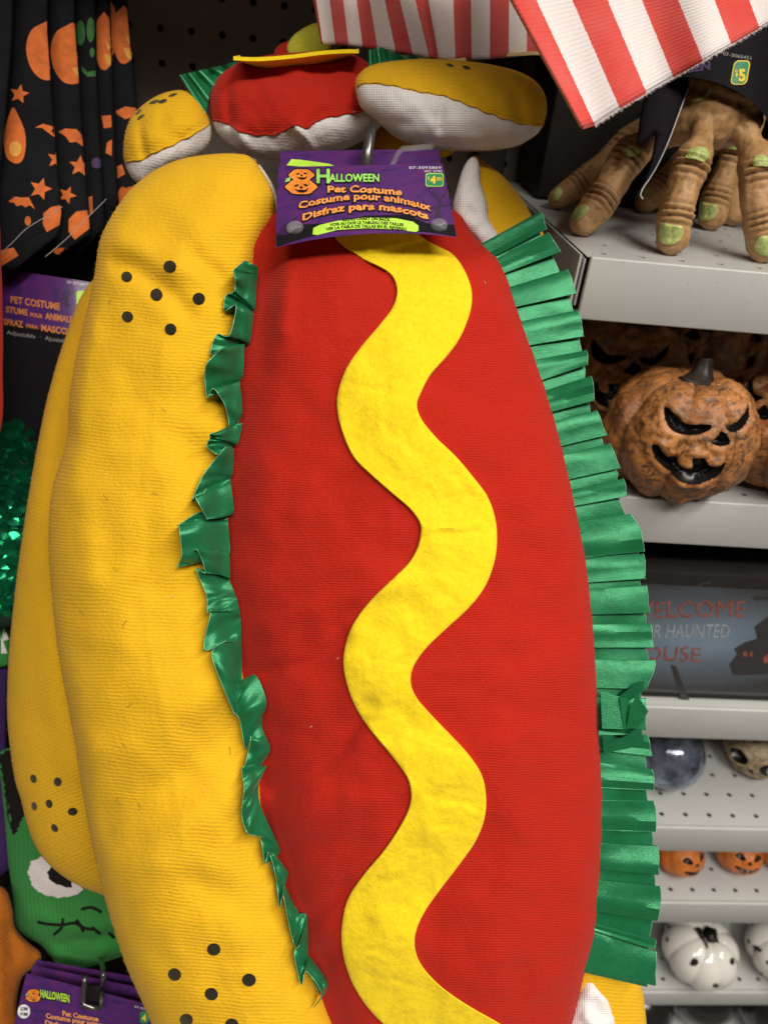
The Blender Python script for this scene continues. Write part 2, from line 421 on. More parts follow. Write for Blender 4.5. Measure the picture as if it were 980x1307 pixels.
def field(P, poly, d):
    """membrane inflated over the outline (0 at the edge), evaluated at P"""
    x0, y0 = poly.min(0); x1, y1 = poly.max(0); g = max(2.0, min(x1-x0, y1-y0)/42)
    xs = np.arange(x0-2*g, x1+2.5*g, g); ys = np.arange(y0-2*g, y1+2.5*g, g)
    X, Y = np.meshgrid(xs, ys); G = np.stack([X.ravel(), Y.ravel()], 1); ins = inside(G, poly).reshape(X.shape)
    dg = pdist(G, poly).reshape(X.shape); u = np.zeros(X.shape)
    for _ in range(1500):
        v = np.zeros_like(u); v[1:-1, 1:-1] = .25*(u[:-2, 1:-1]+u[2:, 1:-1]+u[1:-1, :-2]+u[1:-1, 2:])+g*g*.25
        u = v*ins
    ok = ins & (dg > .8*g); q = np.where(ok, u/np.maximum(dg, .5*g), 0); w = ok.astype(float)
    for _ in range(4):
        qs = np.zeros_like(q); ws = np.zeros_like(w)
        for dy in (-1, 0, 1):
            for dx in (-1, 0, 1):
                qs += np.roll(np.roll(q*w, dy, 0), dx, 1); ws += np.roll(np.roll(w, dy, 0), dx, 1)
        fill = (w == 0) & (ws > 0); q = np.where(fill, qs/np.maximum(ws, 1e-9), q); w = np.where(fill, 1, w)
    fx = (P[:, 0]-xs[0])/g; fy = (P[:, 1]-ys[0])/g; ix = np.clip(fx.astype(int), 0, len(xs)-2); iy = np.clip(fy.astype(int), 0, len(ys)-2)
    tx, ty = fx-ix, fy-iy
    s = q[iy, ix]*(1-tx)*(1-ty)+q[iy, ix+1]*tx*(1-ty)+q[iy+1, ix]*(1-tx)*ty+q[iy+1, ix+1]*tx*ty
    return np.maximum(s*d, 0)
def fbm(P, sc, seed=0.0, oct=3):
    return np.array([noise.fractal(Vector((x*sc, y*sc, seed)), 1.0, 2.0, oct) for x, y in P])
class Puff: pass
def puff(outline, H, Z, sp=7, Hb=None, wr=None, smooth_outline=True, pw=.5, rings=(1.2, 3.2, 6.5), nz=.0012, nsc=.012, seed=0.):
    poly = cr(outline, 5, True) if smooth_outline else dens(outline, 5)
    V, F = tri_patch(poly, sp, rings); d = pdist(V, poly); d[d < 1e-3] = 0
    u = field(V, poly, d); u = (u/u.max())**pw
    h = H*u
    fade = np.clip(d/22, 0, 1)
    h = h+nz*fbm(V, nsc, seed)*fade
    if wr is not None: h = h+wr(V)*fade
    zb = Z(V) if callable(Z) else np.full(len(V), Z)
    P = at(V, zb-h)
    Hb = H*.5 if Hb is None else Hb
    inner = np.where(d > 0)[0]; mp = np.arange(len(V)); mp[inner] = len(V)+np.arange(len(inner))
    Pb = at(V[inner], zb[inner]+Hb*u[inner]+.0005)
    r = Puff(); r.V2 = V; r.F = F; r.P = np.concatenate([P, Pb]); r.FB = mp[F][:, ::-1]
    r.uv = np.concatenate([V, V[inner]])/1000.; r.uv[:, 1] *= -1
    r.bvh = BVHTree.FromPolygons([tuple(p) for p in P], [tuple(map(int, f)) for f in F]); r.front = P; r.poly = poly
    r.Fall = np.concatenate([F, r.FB]); return r
def cast(bvh, P2):
    R = rays(P2); out = np.full((len(R), 3), np.nan)
    C = Vector(CAM)
    for i, r in enumerate(R):
        h = bvh.ray_cast(C, Vector(r))
        if h[0] is not None: out[i] = h[0]
    return out
def drape(name, outline, bvh, off, mat, parent, sp=5, smooth_outline=True, thick=None, step=3, seat=0.0005, nz=0, wr=None, **kw):
    """a flat piece of cloth or print laid on a surface; thick adds a cut edge"""
    poly = cr(outline, step, True) if smooth_outline else dens(outline, step)
    V, F = tri_patch(poly, sp, (1.5,) if thick else ()); P = cast(bvh, V); ok = ~np.isnan(P[:, 0])
    F = F[ok[F].all(1)]
    if not len(F): return None
    P = np.where(np.isnan(P), 0, P); D = rays(V); D /= np.linalg.norm(D, axis=1)[:, None]
    top = P-D*off
    if wr is not None: top = top-D*wr(V)[:, None]
    if nz: top = top-D*(nz*fbm(V, .03, 3.))[:, None]
    uv = V/1000.*[1, -1]
    if thick:
        n = len(poly)
        bot = P[:n]+D[:n]*seat
        side = [(i, n0 := len(V)+i, len(V)+(i+1) % n, (i+1) % n) for i in range(n) if ok[i] and ok[(i+1) % n]]
        d2 = pdist(V, poly); top = top+D*(np.clip(1-d2/1.5, 0, 1)*thick*.35)[:, None]
        top = np.concatenate([top, bot]); uv = np.concatenate([uv, uv[:n]]); F = [tuple(f) for f in F]+side
    used = sorted(set(int(i) for f in F for i in f)); m = {k: j for j, k in enumerate(used)}
    F = [tuple(m[int(i)] for i in f) for f in F]
    return mk(name, top[used], F, mat, parent, uv=uv[used], sharp=50 if thick else None, **kw)
def fuzz(P, F, n, length, mat, parent, name='fuzz', wid=.00016, bend=.6, where=None):
    """short stray fibres standing on a cloth"""
    P = np.asarray(P); F = np.asarray(F); a, b, c = P[F[:, 0]], P[F[:, 1]], P[F[:, 2]]; N = np.cross(b-a, c-a); A = np.linalg.norm(N, axis=1); N = N/np.maximum(A, 1e-15)[:, None]
    if where is not None: A = A*where((a+b+c)/3, N)
    k = np.random.choice(len(F), n, p=A/A.sum()); w = np.random.dirichlet((1, 1, 1), n)
    B = a[k]*w[:, :1]+b[k]*w[:, 1:2]+c[k]*w[:, 2:]
    d = N[k]+np.random.normal(0, bend, (n, 3)); d /= np.linalg.norm(d, axis=1)[:, None]
    l = length*np.random.uniform(.3, 1.2, n)[:, None]; s = np.cross(d, np.random.normal(0, 1, (n, 3))); s /= np.linalg.norm(s, axis=1)[:, None]
    V = np.stack([B-s*wid/2, B+s*wid/2, B+d*l], 1).reshape(-1, 3)
    return mk(name, V, np.arange(3*n).reshape(-1, 3), mat, parent, smooth=False, kind='stuff')
def dot(cx, cy, rx, ry=None, n=16, rot=0.):
    ry = ry or rx; return [(cx+rx*math.cos(t)*math.cos(rot)-ry*math.sin(t)*math.sin(rot), cy+rx*math.cos(t)*math.sin(rot)+ry*math.sin(t)*math.cos(rot)) for t in [2*math.pi*i/n for i in range(n)]]

_tc = {}
def text2d(s, bold=0.0, res=3):
    """letters of the built-in font as flat polygons, height of a capital about 0.7"""
    k = (s, bold)
    if k not in _tc:
        c = bpy.data.curves.new('t', 'FONT'); c.body = s; c.size = 1; c.offset = bold; c.resolution_u = res; c.fill_mode = 'FRONT'; c.dimensions = '2D'
        o = bpy.data.objects.new('t', c); COL.objects.link(o); bpy.context.view_layer.update()
        e = o.evaluated_get(bpy.context.evaluated_depsgraph_get()); m = e.to_mesh()
        V = np.array([tuple(v.co) for v in m.vertices]).reshape(-1, 3)[:, :2]; F = [tuple(p.vertices) for p in m.polygons]
        e.to_mesh_clear(); bpy.data.objects.remove(o); bpy.data.curves.remove(c); _tc[k] = (V, F)
    return _tc[k]
def text_on(name, s, mapf, x0, x1, y, hgt, mat, parent, bold=0.02, arch=0., slope=0., shear=0., kind=None, wob=0.):
    """fit the text between x0 and x1 (px, y down) with its baseline at y"""
    V, F = text2d(s, bold); W = V.copy(); W[:, 0] -= V[:, 0].min(); w = W[:, 0].max()
    X = x0+W[:, 0]*(x1-x0)/w; t = (X-(x0+x1)/2)/((x1-x0)/2)
    X = X+shear*W[:, 1]*hgt
    Yp = y-W[:, 1]/.73*hgt+arch*t*t+slope*t+wob*np.sin(X*.55)
    return mk(name, mapf(np.stack([X, Yp], 1)), F, mat, parent, smooth=False)

# ================================================================== SETTING: gondola
YF, YB = .455, .75
deck_z = [onY(860, y, YF)[2] for y in (340, 640, 905, 1058, 1154, 1268)]
XL = onY(748, 330, YF)[0]; XR = XL+.62
def perforated(nx, ny, cell, r, stagger, th, x0=0., y0=0.):
    V, F = [], []
    for j in range(ny):
        sx = cell*.5 if (stagger and j % 2) else 0
        for i in range(nx):
            cx, cy = x0+(i+.5)*cell, y0+(j+.5)*cell; h = cell/2; o = len(V)
            hx = cx+(sx if i < nx-1 else 0)*.62
            sq = [(1, 0), (1, 1), (0, 1), (-1, 1), (-1, 0), (-1, -1), (0, -1), (1, -1)]
            for a, b in sq: V.append((cx+a*h, cy+b*h, 0))
            for k in range(8):
                t = k*math.pi/4; V.append((hx+r*math.cos(t), cy+r*math.sin(t), 0))
            for k in range(8):
                t = k*math.pi/4; V.append((hx+r*math.cos(t), cy+r*math.sin(t), -th))
            for k in range(8):
                k2 = (k+1) % 8; F.append((o+k, o+k2, o+8+k2, o+8+k)); F.append((o+8+k, o+8+k2, o+16+k2, o+16+k))
    return V, F
bx = mk('floor', [(-4, -4, 0), (4, -4, 0), (4, 4, 0), (-4, 4, 0)], [(0, 1, 2, 3)], MT['floor'], kind='structure', smooth=False)
V, F = perforated(64, 62, .0254, .0030, False, .004)
V = [(-.80+x, YB, .08+y) for x, y, z in V]; V2, _ = perforated(64, 62, .0254, .0030, False, .004)
V = [(-.80+x, YB-z, .08+y) for x, y, z in V2]
mk('pegboard', V, F, MT['peg'], kind='structure', smooth=False)
mk('dark_backer', *box(-.82, .84, YB+.03, YB+.05, 0, 1.75), MT['peg_back'], kind='structure', smooth=False)  # unseen dark board, added to keep light out of the pegboard holes
V, F = box(XL-.030, XL-.004, YB-.03, YB-.001, 0, 1.75, .002)
mk('upright_post', V, F, MT['dark_box'], kind='structure')

V, F = join(box(-.80, XR, .385, YB-.002, CAM[2]+.285, CAM[2]+.287), box(-.80, XR, .380, .3845, CAM[2]+.250, CAM[2]+.288))  # unseen shelf added above the frame to shade the top of the display
mk('shade_shelf', V, F, MT['shelf'], kind='structure', smooth=False)
_dV, _dF = perforated(24, 11, .0254, .0027, True, .0012)
SLAB = ['grey perforated shelf that the rubber monster hand stands on, uppermost shelf', 'pale shelf carrying the rotten orange jack-o-lantern with the scowl',
        'pale shelf under the dark haunted house sign', 'perforated shelf with the silver globe and bone coloured skull at its back',
        'perforated shelf with small plain orange pumpkin heads', 'shelf holding the glossy white spotted pumpkins']
for k, z in enumerate(deck_z):
    s = thing('metal_shelf', (XL, YF, z), SLAB[k], 'shelf', 'metal shelves of the gondola')
    lip = .037 if k < 5 else .03
    mk('deck', [(XL+.002+x, YF+.0045+y, z+zz) for x, y, zz in _dV], _dF, MT['shelf'], s, smooth=False)
    V, F = box(XL+.003, XR, YF, YF+.004, z-lip, z+.0012, .0011)
    mk('front_lip', V, F, MT['shelf'], s, sharp=60)
    V, F = box(XL+.003, XR, YF+.0045, YF+.016, z-lip+.0004, z-lip+.0022, .0006)
    mk('lip_return', V, F, MT['shelf'], s, sharp=60)
    V, F = join(box(XL-.0022, XL-.0008, YF+.006, YB-.03, z-.034, z+.0006), box(XL+.0008, XL+.002, YF+.006, YB-.03, z-.03, z-.0016))
    mk('end_bracket', V, F, MT['shelf'], s, smooth=False)

# ================================================================== FRONT COSTUME
G_DOG = 'hot dog pet costumes on the hook'
RED_L = [(300, 350), (290, 420), (280, 500), (268, 600), (262, 700), (268, 760), (285, 850), (305, 950), (312, 1040), (326, 1110), (352, 1180), (385, 1250), (415, 1320), (430, 1380)]
RED_R = [(585, 272), (606, 302), (632, 326), (645, 350), (662, 400), (680, 450), (697, 500), (712, 550), (724, 600), (735, 650), (745, 700), (752, 750), (757, 800), (760, 850), (763, 900), (765, 950), (768, 1000), (768, 1050), (766, 1100), (763, 1150), (757, 1200), (746, 1240), (738, 1275), (726, 1320), (706, 1380)]
red_out = [(312, 310), (330, 285), (360, 268), (420, 258), (500, 254), (550, 258)]+RED_R+[(620, 1440), (520, 1440)]+RED_L[::-1]
def ridge(V, pts, w, a):
    return 1.5*a*np.exp(-(pdist(V, np.asarray(pts, float), False)/w)**2)
def red_wr(V):
    h = ridge(V, [(352, 292), (345, 330), (338, 400), (335, 470)], 13, -.0016)+ridge(V, [(372, 300), (368, 340), (362, 420)], 12, .0020)
    h += ridge(V, [(575, 285), (610, 330), (640, 380)], 8, -.0022)+ridge(V, [(590, 310), (640, 380), (668, 450)], 14, .0012)
    h += ridge(V, [(345, 800), (420, 770), (520, 740)], 16, .0014)+ridge(V, [(350, 850), (430, 800)], 9, -.0012)
    h += ridge(V, [(350, 1010), (400, 985), (440, 950), (470, 900)], 11, -.0026)+ridge(V, [(340, 860), (400, 845), (440, 815)], 10, -.0022)+ridge(V, [(390, 1180), (440, 1130)], 10, -.0022)+ridge(V, [(360, 1060), (440, 1020)], 15, .0012)
    h += ridge(V, [(420, 1220), (470, 1180)], 12, -.0014)
    h += ridge(V, [(318, 350), (310, 430), (302, 500), (295, 590), (291, 690), (298, 770), (314, 860), (336, 930), (338, 1000), (336, 1060), (362, 1120), (378, 1180), (402, 1240), (424, 1310)], 30, -.0042)
    h += ridge(V, [(640, 950), (660, 1050), (650, 1150)], 30, .0016)
    return h
Zred = lambda V: .425+(.000012)*(700-V[:, 1])*.0
dog = thing('hot_dog_costume', pt(520, 700, .43), 'large plush hot dog pet costume with wavy yellow mustard, hanging in front', 'pet costume', G_DOG)
red = puff(red_out, .047, .425, sp=6, Hb=.02, wr=red_wr, nz=.0040, nsc=.0085, pw=.48, seed=2.)
o = mk('sausage', red.P, red.Fall, MT['red'], dog, uv=red.uv)
FA = lambda C, N: np.where(np.abs(N@AF) < .55, 4.0, .5)
fuzz(red.front, red.F, 6000, .0014, MT['red'], o, where=FA)

bunL_out = [(258, 198), (300, 196), (323, 203), (345, 236), (352, 262), (350, 285), (340, 305), (332, 325), (324, 372), (316, 420), (312, 480), (305, 560), (300, 640), (297, 720), (304, 790), (318, 850), (335, 920), (341, 990), (346, 1050), (362, 1110), (382, 1165), (402, 1215), (418, 1262), (436, 1310), (450, 1360), (430, 1420), (330, 1440), (250, 1400), (205, 1330), (180, 1275), (162, 1235), (147, 1190), (135, 1150), (125, 1110), (117, 1075), (109, 1030), (102, 990), (96, 950), (88, 905), (81, 870), (75, 835), (70, 795), (66, 755), (63, 710), (63, 665), (67, 625), (77, 590), (87, 555), (88, 520), (94, 475), (104, 425), (113, 390), (121, 350), (127, 310), (140, 280), (165, 244), (195, 219), (225, 205)]
def bun_wr(V):
    h = ridge(V, [(135, 330), (175, 345), (215, 372), (240, 400)], 13, -.0024)+ridge(V, [(150, 300), (200, 330), (250, 350)], 18, .0018)
    h += ridge(V, [(250, 330), (275, 350), (305, 385)], 12, -.0020)+ridge(V, [(118, 400), (105, 470), (97, 540)], 12, .0016)
    h += ridge(V, [(105, 1060), (160, 1035), (230, 990), (290, 940)], 30, -.0035)+ridge(V, [(100, 960), (160, 950), (240, 900), (300, 850)], 30, .0025)
    h += ridge(V, [(130, 1120), (200, 1090), (280, 1040), (320, 1000)], 26, .0022)+ridge(V, [(75, 760), (82, 840), (96, 930)], 9, -.0014)
    h += ridge(V, [(230, 560), (270, 600), (290, 680)], 20, -.0020)+ridge(V, [(90, 600), (110, 660), (112, 740)], 20, .0016)
    h += ridge(V, [(330, 1180), (290, 1140), (250, 1130)], 22, -.002)
    return h
bunL = puff(bunL_out, .046, .432, sp=6, Hb=.012, wr=bun_wr, nz=.0042, nsc=.0085, pw=.45, seed=5.)
bo = mk('bun_half', bunL.P, bunL.Fall, MT['yellow'], dog, uv=bunL.uv)
fuzz(bunL.front, bunL.F, 6000, .0013, MT['yellow'], bo, where=FA)
# white lining seam peeping out at the top of the left bun half
lin = puff([(318, 199), (326, 203), (349, 236), (356, 262), (354, 288), (347, 304), (338, 318), (334, 300), (344, 270), (338, 240)], .006, .437, sp=4, Hb=.003, nz=0, rings=(1.2,))
mk('bun_lining', lin.P, lin.Fall, MT['lining'], dog, uv=lin.uv)
SEEDS = [(162, 353, 7), (217, 340, 8.2), (200, 376, 8), (254, 381, 8), (163, 404, 7.2), (218, 420, 7.6), (273, 1212, 8.5), (223, 1244, 8.5), (318, 1251, 8.8), (270, 1269, 8.5), (238, 1302, 8.5), (296, 1308, 8.5)]
for x, y, r in SEEDS:
    drape('sesame_seed', dot(x, y, r, r*.94, 18, random.random()), bunL.bvh, .0011, MT['seed'], dog, sp=4, thick=.0008, step=2)

# mustard line
MU_L = [(400, 270), (412, 286), (423, 298), (439, 315), (468, 333), (494, 347), (504, 360), (506, 376), (500, 394), (484, 415), (462, 441), (442, 470), (431, 502), (431, 528), (438, 556), (452, 585), (475, 608), (500, 630), (523, 650), (536, 669), (536, 685), (531, 702), (520, 720), (500, 740), (475, 764), (455, 789), (443, 815), (438, 845), (443, 875), (455, 905), (475, 935), (500, 965), (518, 990), (524, 1010), (522, 1030), (510, 1055), (490, 1085), (465, 1115), (445, 1145), (437, 1175), (436, 1205), (442, 1235), (455, 1265), (478, 1296), (520, 1335), (560, 1370)]
MU_R = [(520, 285), (538, 302), (552, 311), (577, 324), (592, 344), (601, 367), (602, 386), (598, 405), (587, 431), (571, 454), (549, 479), (537, 502), (532, 518), (539, 537), (558, 560), (581, 582), (603, 608), (622, 634), (632, 663), (634, 692), (630, 720), (618, 750), (598, 776), (570, 802), (545, 826), (529, 848), (524, 868), (530, 888), (548, 910), (572, 935), (597, 962), (614, 988), (620, 1015), (618, 1045), (606, 1075), (585, 1105), (562, 1135), (543, 1162), (532, 1185), (529, 1205), (534, 1225), (548, 1245), (570, 1265), (600, 1285), (640, 1308), (680, 1335)]
mu_poly = np.concatenate([cr(MU_L, 4), cr(MU_R, 4)[::-1]])
_rc = random.Random(11)
MUC = []
for (cx_, cy_), a_, k_ in (((500, 345), -.5, 2), ((560, 330), .1, 2), ((580, 620), .9, 4), ((600, 650), .7, 3), ((520, 560), .8, 3), ((590, 690), 0., 5), ((570, 740), .5, 3), ((480, 850), .0, 5), ((500, 900), -.1, 4), ((560, 945), .25, 4), ((560, 1010), -.1, 6), ((580, 1040), .1, 4), ((490, 1130), -.2, 3), ((480, 1190), 0, 3), ((500, 1240), .2, 4), ((480, 480), .1, 2)):
    for _ in range(k_):
        x_, y_, t_ = cx_+_rc.uniform(-30, 30), cy_+_rc.uniform(-22, 22), a_+_rc.uniform(-.25, .25); L_ = _rc.uniform(10, 26)
        MUC.append(([(x_-L_*math.cos(t_), y_-L_*math.sin(t_)), (x_, y_+_rc.uniform(-2, 2)), (x_+L_*math.cos(t_), y_+L_*math.sin(t_))], _rc.uniform(2.2, 4.5), _rc.choice((-1, 1, -1))*_rc.uniform(.0002, .00045)))
def mu_wr(V): return sum(ridge(V, p, w, a) for p, w, a in MUC)+ridge(V, [(430, 330), (500, 322), (545, 312), (580, 322)], 6, -.0012)+ridge(V, [(470, 318), (520, 308), (545, 303)], 6, .0012)
mo = drape('mustard', mu_poly, red.bvh, .0030, MT['felt'], dog, sp=4.2, smooth_outline=False, thick=.0026, step=4, nz=.0005, wr=mu_wr)
me = mo.data; Pm = np.array([tuple(v.co) for v in me.vertices])+np.array(dog.location); Fm = [tuple(p.vertices) for p in me.polygons if len(p.vertices) == 3]
fuzz(Pm, np.array(Fm), 3500, .0009, MT['felt'], mo, bend=1.2)

def lint(pf, n, box_, ln, mat, parent, rad=.00011, seed=1):
    rg = random.Random(seed); V, F = [], []
    for _ in range(n):
        x, y = rg.uniform(box_[0], box_[2]), rg.uniform(box_[1], box_[3]); a = rg.uniform(0, 6.28); L = rg.uniform(.4, 1)*ln; k = rg.uniform(-.25, .25)
        pl = [(x+L*t*math.cos(a+k*t*3), y+L*t*math.sin(a+k*t*3)) for t in np.linspace(0, 1, 6)]; h = cast(pf.bvh, pl)
        if np.isnan(h).any(): continue
        v, f = tube([p-AF*(.0004+.0008*math.sin(i*.6)) for i, p in enumerate(h)], rad, 4); o = len(V); V += list(v); F += [tuple(i+o for i in q) for q in f]
    return mk('lint', V, F, mat, parent, kind='stuff')
lint(red, 5, (330, 300, 760, 1290), 6, MT['lint'], o, seed=3); lint(bunL, 14, (90, 300, 310, 1100), 12, MT['dark_hair'], bo, .0001, 4); lint(bunL, 10, (70, 230, 400, 1300), 5, MT['lint'], bo, .0001, 8)
# right bun half: only its two ends show
rb = puff([(603, 199), (618, 207), (641, 224), (666, 254), (682, 282), (694, 300), (700, 360), (720, 460), (745, 560), (770, 680), (785, 800), (795, 920), (800, 1040), (805, 1160), (815, 1240), (822, 1280), (822, 1330), (790, 1400), (740, 1400), (700, 1200), (690, 900), (640, 500), (612, 330), (590, 290), (585, 250)], .022, .447, sp=9, Hb=.012, seed=9.)
mk('bun_half', rb.P, rb.Fall, MT['yellow'], dog, uv=rb.uv)
for out, z in (([(604, 199), (611, 208), (613, 232), (621, 258), (624, 280), (637, 302), (636, 318), (622, 322), (606, 304), (588, 290), (577, 272), (581, 246), (592, 212)], .432),
               ([(757, 1239), (772, 1256), (784, 1288), (787, 1320), (780, 1350), (715, 1350), (722, 1312), (733, 1278), (744, 1250)], .432)):
    q = puff(out, .010, z, sp=5, Hb=.006, seed=z*100, nz=.004, nsc=.05)
    mk('bun_lining', q.P, q.Fall, MT['lining'], dog, uv=q.uv)

# right ruffle: pleated satin ribbon sewn along the sausage edge
OUT = [(686, 268), (690, 276), (697, 298), (713, 322), (722, 344), (732, 372), (739, 396), (746, 428), (749, 452), (754, 490), (758, 514), (763, 530), (773, 556), (778, 570), (790, 598), (796, 620), (800, 648), (812, 668), (820, 690), (825, 735), (829, 780), (832, 822), (836, 848), (826, 880), (822, 905), (824, 940), (830, 975), (834, 1010), (838, 1040), (840, 1078), (842, 1120), (841, 1165), (837, 1200), (834, 1258), (830, 1275)]
out_c = cr(OUT, 2.5); in_c = cr([(620, 312)]+RED_R[2:22], 2.5)
DY = np.interp
def in_y(y): return y+DY(y, [268, 344, 395, 443, 463, 518, 607, 652, 747, 795, 900, 980, 1020, 1078, 1131, 1176, 1213, 1258], [42, 24, 15, 11, 22, 15, 16, 12, 5, 1, -2, -10, -1, -3, -9, -14, -26, -20])
def outx(y): i = np.argmin(np.abs(out_c[:, 1]-y)); return out_c[i, 0]
def inx(y): return np.interp(y, in_c[:, 1], in_c[:, 0])
PLE = [(270, 293), (297, 322), (344, 375), (396, 430), (447, 466), (480, 512), (524, 556), (566, 598), (611, 634), (656, 704), (707, 739), (747, 783), (796, 827), (842, 880), (891, 932), (938, 966), (982, 1009), (1022, 1062), (1079, 1117), (1131, 1176), (1198, 1212), (1214, 1258)]
nodes = []
for i, (a, b) in enumerate(PLE):
    k = random.uniform(.8, 1.2); ex = random.uniform(-2, 3)
    nx = PLE[i+1][0] if i+1 < len(PLE) else b+4
    lo = random.uniform(-10, -5)
    g = random.uniform(-.0008, .0008)
    nodes += [(a+min(9, (b-a)*.3), .0006, lo), (a+1.2, .0024, ex-3), (a, .0036*k, ex-.5), (a+1, .0040*k, ex), (a+(b-a)*.33, .0050*k+g, ex+1), (a+(b-a)*.66, .0053*k-g, ex), (b-.8, .0050*k+g, ex+random.uniform(-2, 2)), (b, .0044*k, ex-.5), (b-1.5, .0028, ex-3), (b-min(9, (b-a)*.35), .0008, lo)]
    if nx-b > 3: nodes += [((b+nx)/2, .0006+random.uniform(0, .001), lo+random.uniform(-2, 3))]
def ribbon(nodes, nw=9, sub=2):
    N = []
    for i in range(len(nodes)-1):
        for j in range(sub):
            t = j/sub; N.append(tuple(np.array(nodes[i])*(1-t)+np.array(nodes[i+1])*t))
    N.append(nodes[-1]); V, Fq, uv = [], [], []
    for i, (y, z, ex) in enumerate(N):
        iy = in_y(y); a = np.array([inx(iy)-7, iy]); b = np.array([outx(y)+ex, y])
        for j in range(nw):
            w = j/(nw-1); p = a+(b-a)*w
            zz = z*(.55+.75*w)+.0012*noise.noise(Vector((y*.035, w*1.6, 4.)))*w+.0009*math.sin(w*2.6+y*.05)
            V.append((p[0], p[1], zz)); uv.append((w, i*.05))
    for i in range(len(N)-1):
        for j in range(nw-1): q = i*nw+j; Fq.append((q, q+nw, q+nw+1, q+1))
    return np.array(V), Fq, uv
V, Fq, uv = ribbon(nodes)
P = at(V[:, :2], .4235-V[:, 2])
# the crumpled knot half way down: extra folds in the same ribbon
kn = [[(766, 881, .0075), (790, 889, .0095), (796, 931, .0115), (768, 930, .0100)], [(790, 890, .011), (802, 891, .007), (800, 930, .006), (796, 931, .012)], [(812, 886, .013), (827, 908, .012), (815, 927, .009), (799, 931, .008), (803, 905, .009)],
      [(788, 890, .007), (812, 872, .011), (822, 868, .010), (821, 882, .008), (805, 893, .006)], [(768, 938, .007), (782, 938, .009), (790, 942, .012), (802, 938, .010), (815, 928, .008), (824, 950, .007), (770, 962, .005)]]
P = list(map(tuple, P)); uv = list(uv)
for q in kn:
    o = len(P)
    for x, y, z in q: P.append(tuple(pt(x, y, .4235-z))); uv.append((x*.01, y*.01))
    Fq.append(tuple(range(o, o+len(q))))
ro_ = mk('lettuce_ruffle', P, Fq, MT['satin'], dog, uv=uv, sharp=28)
_n = len(V)//9
V_, F_ = tube([np.array(P[i*9+8]) for i in range(_n)], .00022, 5); mk('ruffle_selvage', V_, F_, MT['satin_edge'], ro_)

# left ruffle: curled satin ribbon between sausage and bun
EL = [(333, 303, 318), (350, 298, 327), (378, 299, 326), (388, 286, 322), (405, 290, 320), (430, 282, 313), (442, 268, 307), (462, 264, 309), (487, 262, 305), (508, 266, 304), (522, 284, 306), (542, 284, 302), (552, 268, 302), (566, 264, 296), (590, 266, 295), (606, 262, 296), (636, 246, 293), (646, 254, 295), (664, 228, 291), (692, 231, 291), (722, 228, 291), (732, 240, 291), (746, 252, 297), (762, 262, 300), (782, 265, 304), (802, 268, 305), (828, 262, 305), (842, 272, 306), (865, 275, 316), (882, 282, 331), (905, 300, 338), (922, 305, 337), (945, 310, 341), (962, 312, 340), (976, 309, 338), (992, 312, 336), (1012, 310, 328), (1042, 310, 326), (1062, 316, 331), (1080, 332, 353), (1100, 335, 355), (1112, 340, 366), (1132, 350, 366), (1156, 353, 363), (1162, 360, 375), (1182, 370, 391), (1206, 372, 390), (1226, 376, 398), (1250, 384, 412), (1270, 398, 415), (1287, 400, 408)]
EL = np.array(EL, float)
def base_z(px, py):
    q = cast(red.bvh, [(px, py)])[0]; r = cast(bunL.bvh, [(px, py)])[0]
    zs = [(p-CAM)@AF for p in (q, r) if not np.isnan(p[0])]
    return min(zs) if zs else .42
A5 = [(378,60,1,335,38,4),(376,95,2,292,75,7),(374,100,3,298,100,10),(366,222,3,296,152,8),(358,228,1,262,172,4),(350,236,1,258,228,3),(360,240,4,302,208,11),(346,350,3,276,322,8),(338,352,1,228,318,4),(330,354,1,204,392,3),(326,362,4,240,376,11),(320,470,4,186,440,8),(306,492,2,192,556,4),(308,500,4,216,522,11),(318,610,5,262,592,9),(300,660,2,272,682,4),(318,656,4,206,694,8),(300,735,3,204,708,6),(285,738,1,192,744,4),(280,745,2,240,776,6),(286,760,4,262,744,11),(280,850,3,178,850,7),(272,866,1,134,952,4),(274,880,4,146,936,10),(286,985,4,192,1018,8),(268,1008,1,166,990,5),(264,1014,2,84,1040,4),(264,1034,4,86,1046,10),(272,1145,4,96,1150,9),(262,1146,1,82,1202,3),(268,1150,4,150,1132,11),(272,1240,4,186,1222,8),(268,1245,1,150,1205,4),(290,1300,2,190,1307,5)]
A6 = [(232,60,4,150,95,9),(240,100,3,160,95,9),(242,120,2,140,205,5),(244,190,3,205,180,11),(245,290,4,162,220,7),(240,300,2,225,385,6),(285,280,5,230,390,6),(318,360,5,245,415,7),(300,420,3,262,500,4),(326,485,4,278,460,9),(325,510,4,262,540,6),(300,550,2,250,560,4),(318,548,4,258,612,9),(295,600,3,250,690,5),(300,665,3,268,745,8),(352,780,4,305,760,6),(355,805,2,318,835,5),(345,810,3,330,800,9),(380,860,4,350,870,6),(378,870,2,362,962,5),(365,880,3,372,930,10),(408,975,4,395,1040,6),(430,980,4,410,1085,5),(438,1000,3,420,1075,10),(440,1105,4,405,1100,6),(437,1110,2,425,1190,4),(445,1110,3,440,1150,9),(495,1180,4,485,1215,6),(490,1215,2,462,1258,4)]
LN = [(200+a/2.97, 320+b/2.97, c, 200+d/2.97, 320+e/2.97, g) for a, b, c, d, e, g in A5]+[(200+a/2.304, 740+b/2.304, c, 200+d/2.304, 740+e/2.304, g) for a, b, c, d, e, g in A6]
yy_ = np.arange(330, 1300, 4.); zz_ = np.array([base_z(np.interp(y, EL[:, 0], EL[:, 2])-2, y) for y in yy_]); zz_ = np.convolve(np.pad(zz_, 4, 'edge'), np.ones(9)/9, 'valid')
V, Fq, uv = [], [], []; NW, NS = 10, 7; rows_ = []
LA_ = np.array(LN); n0_ = len(LA_)
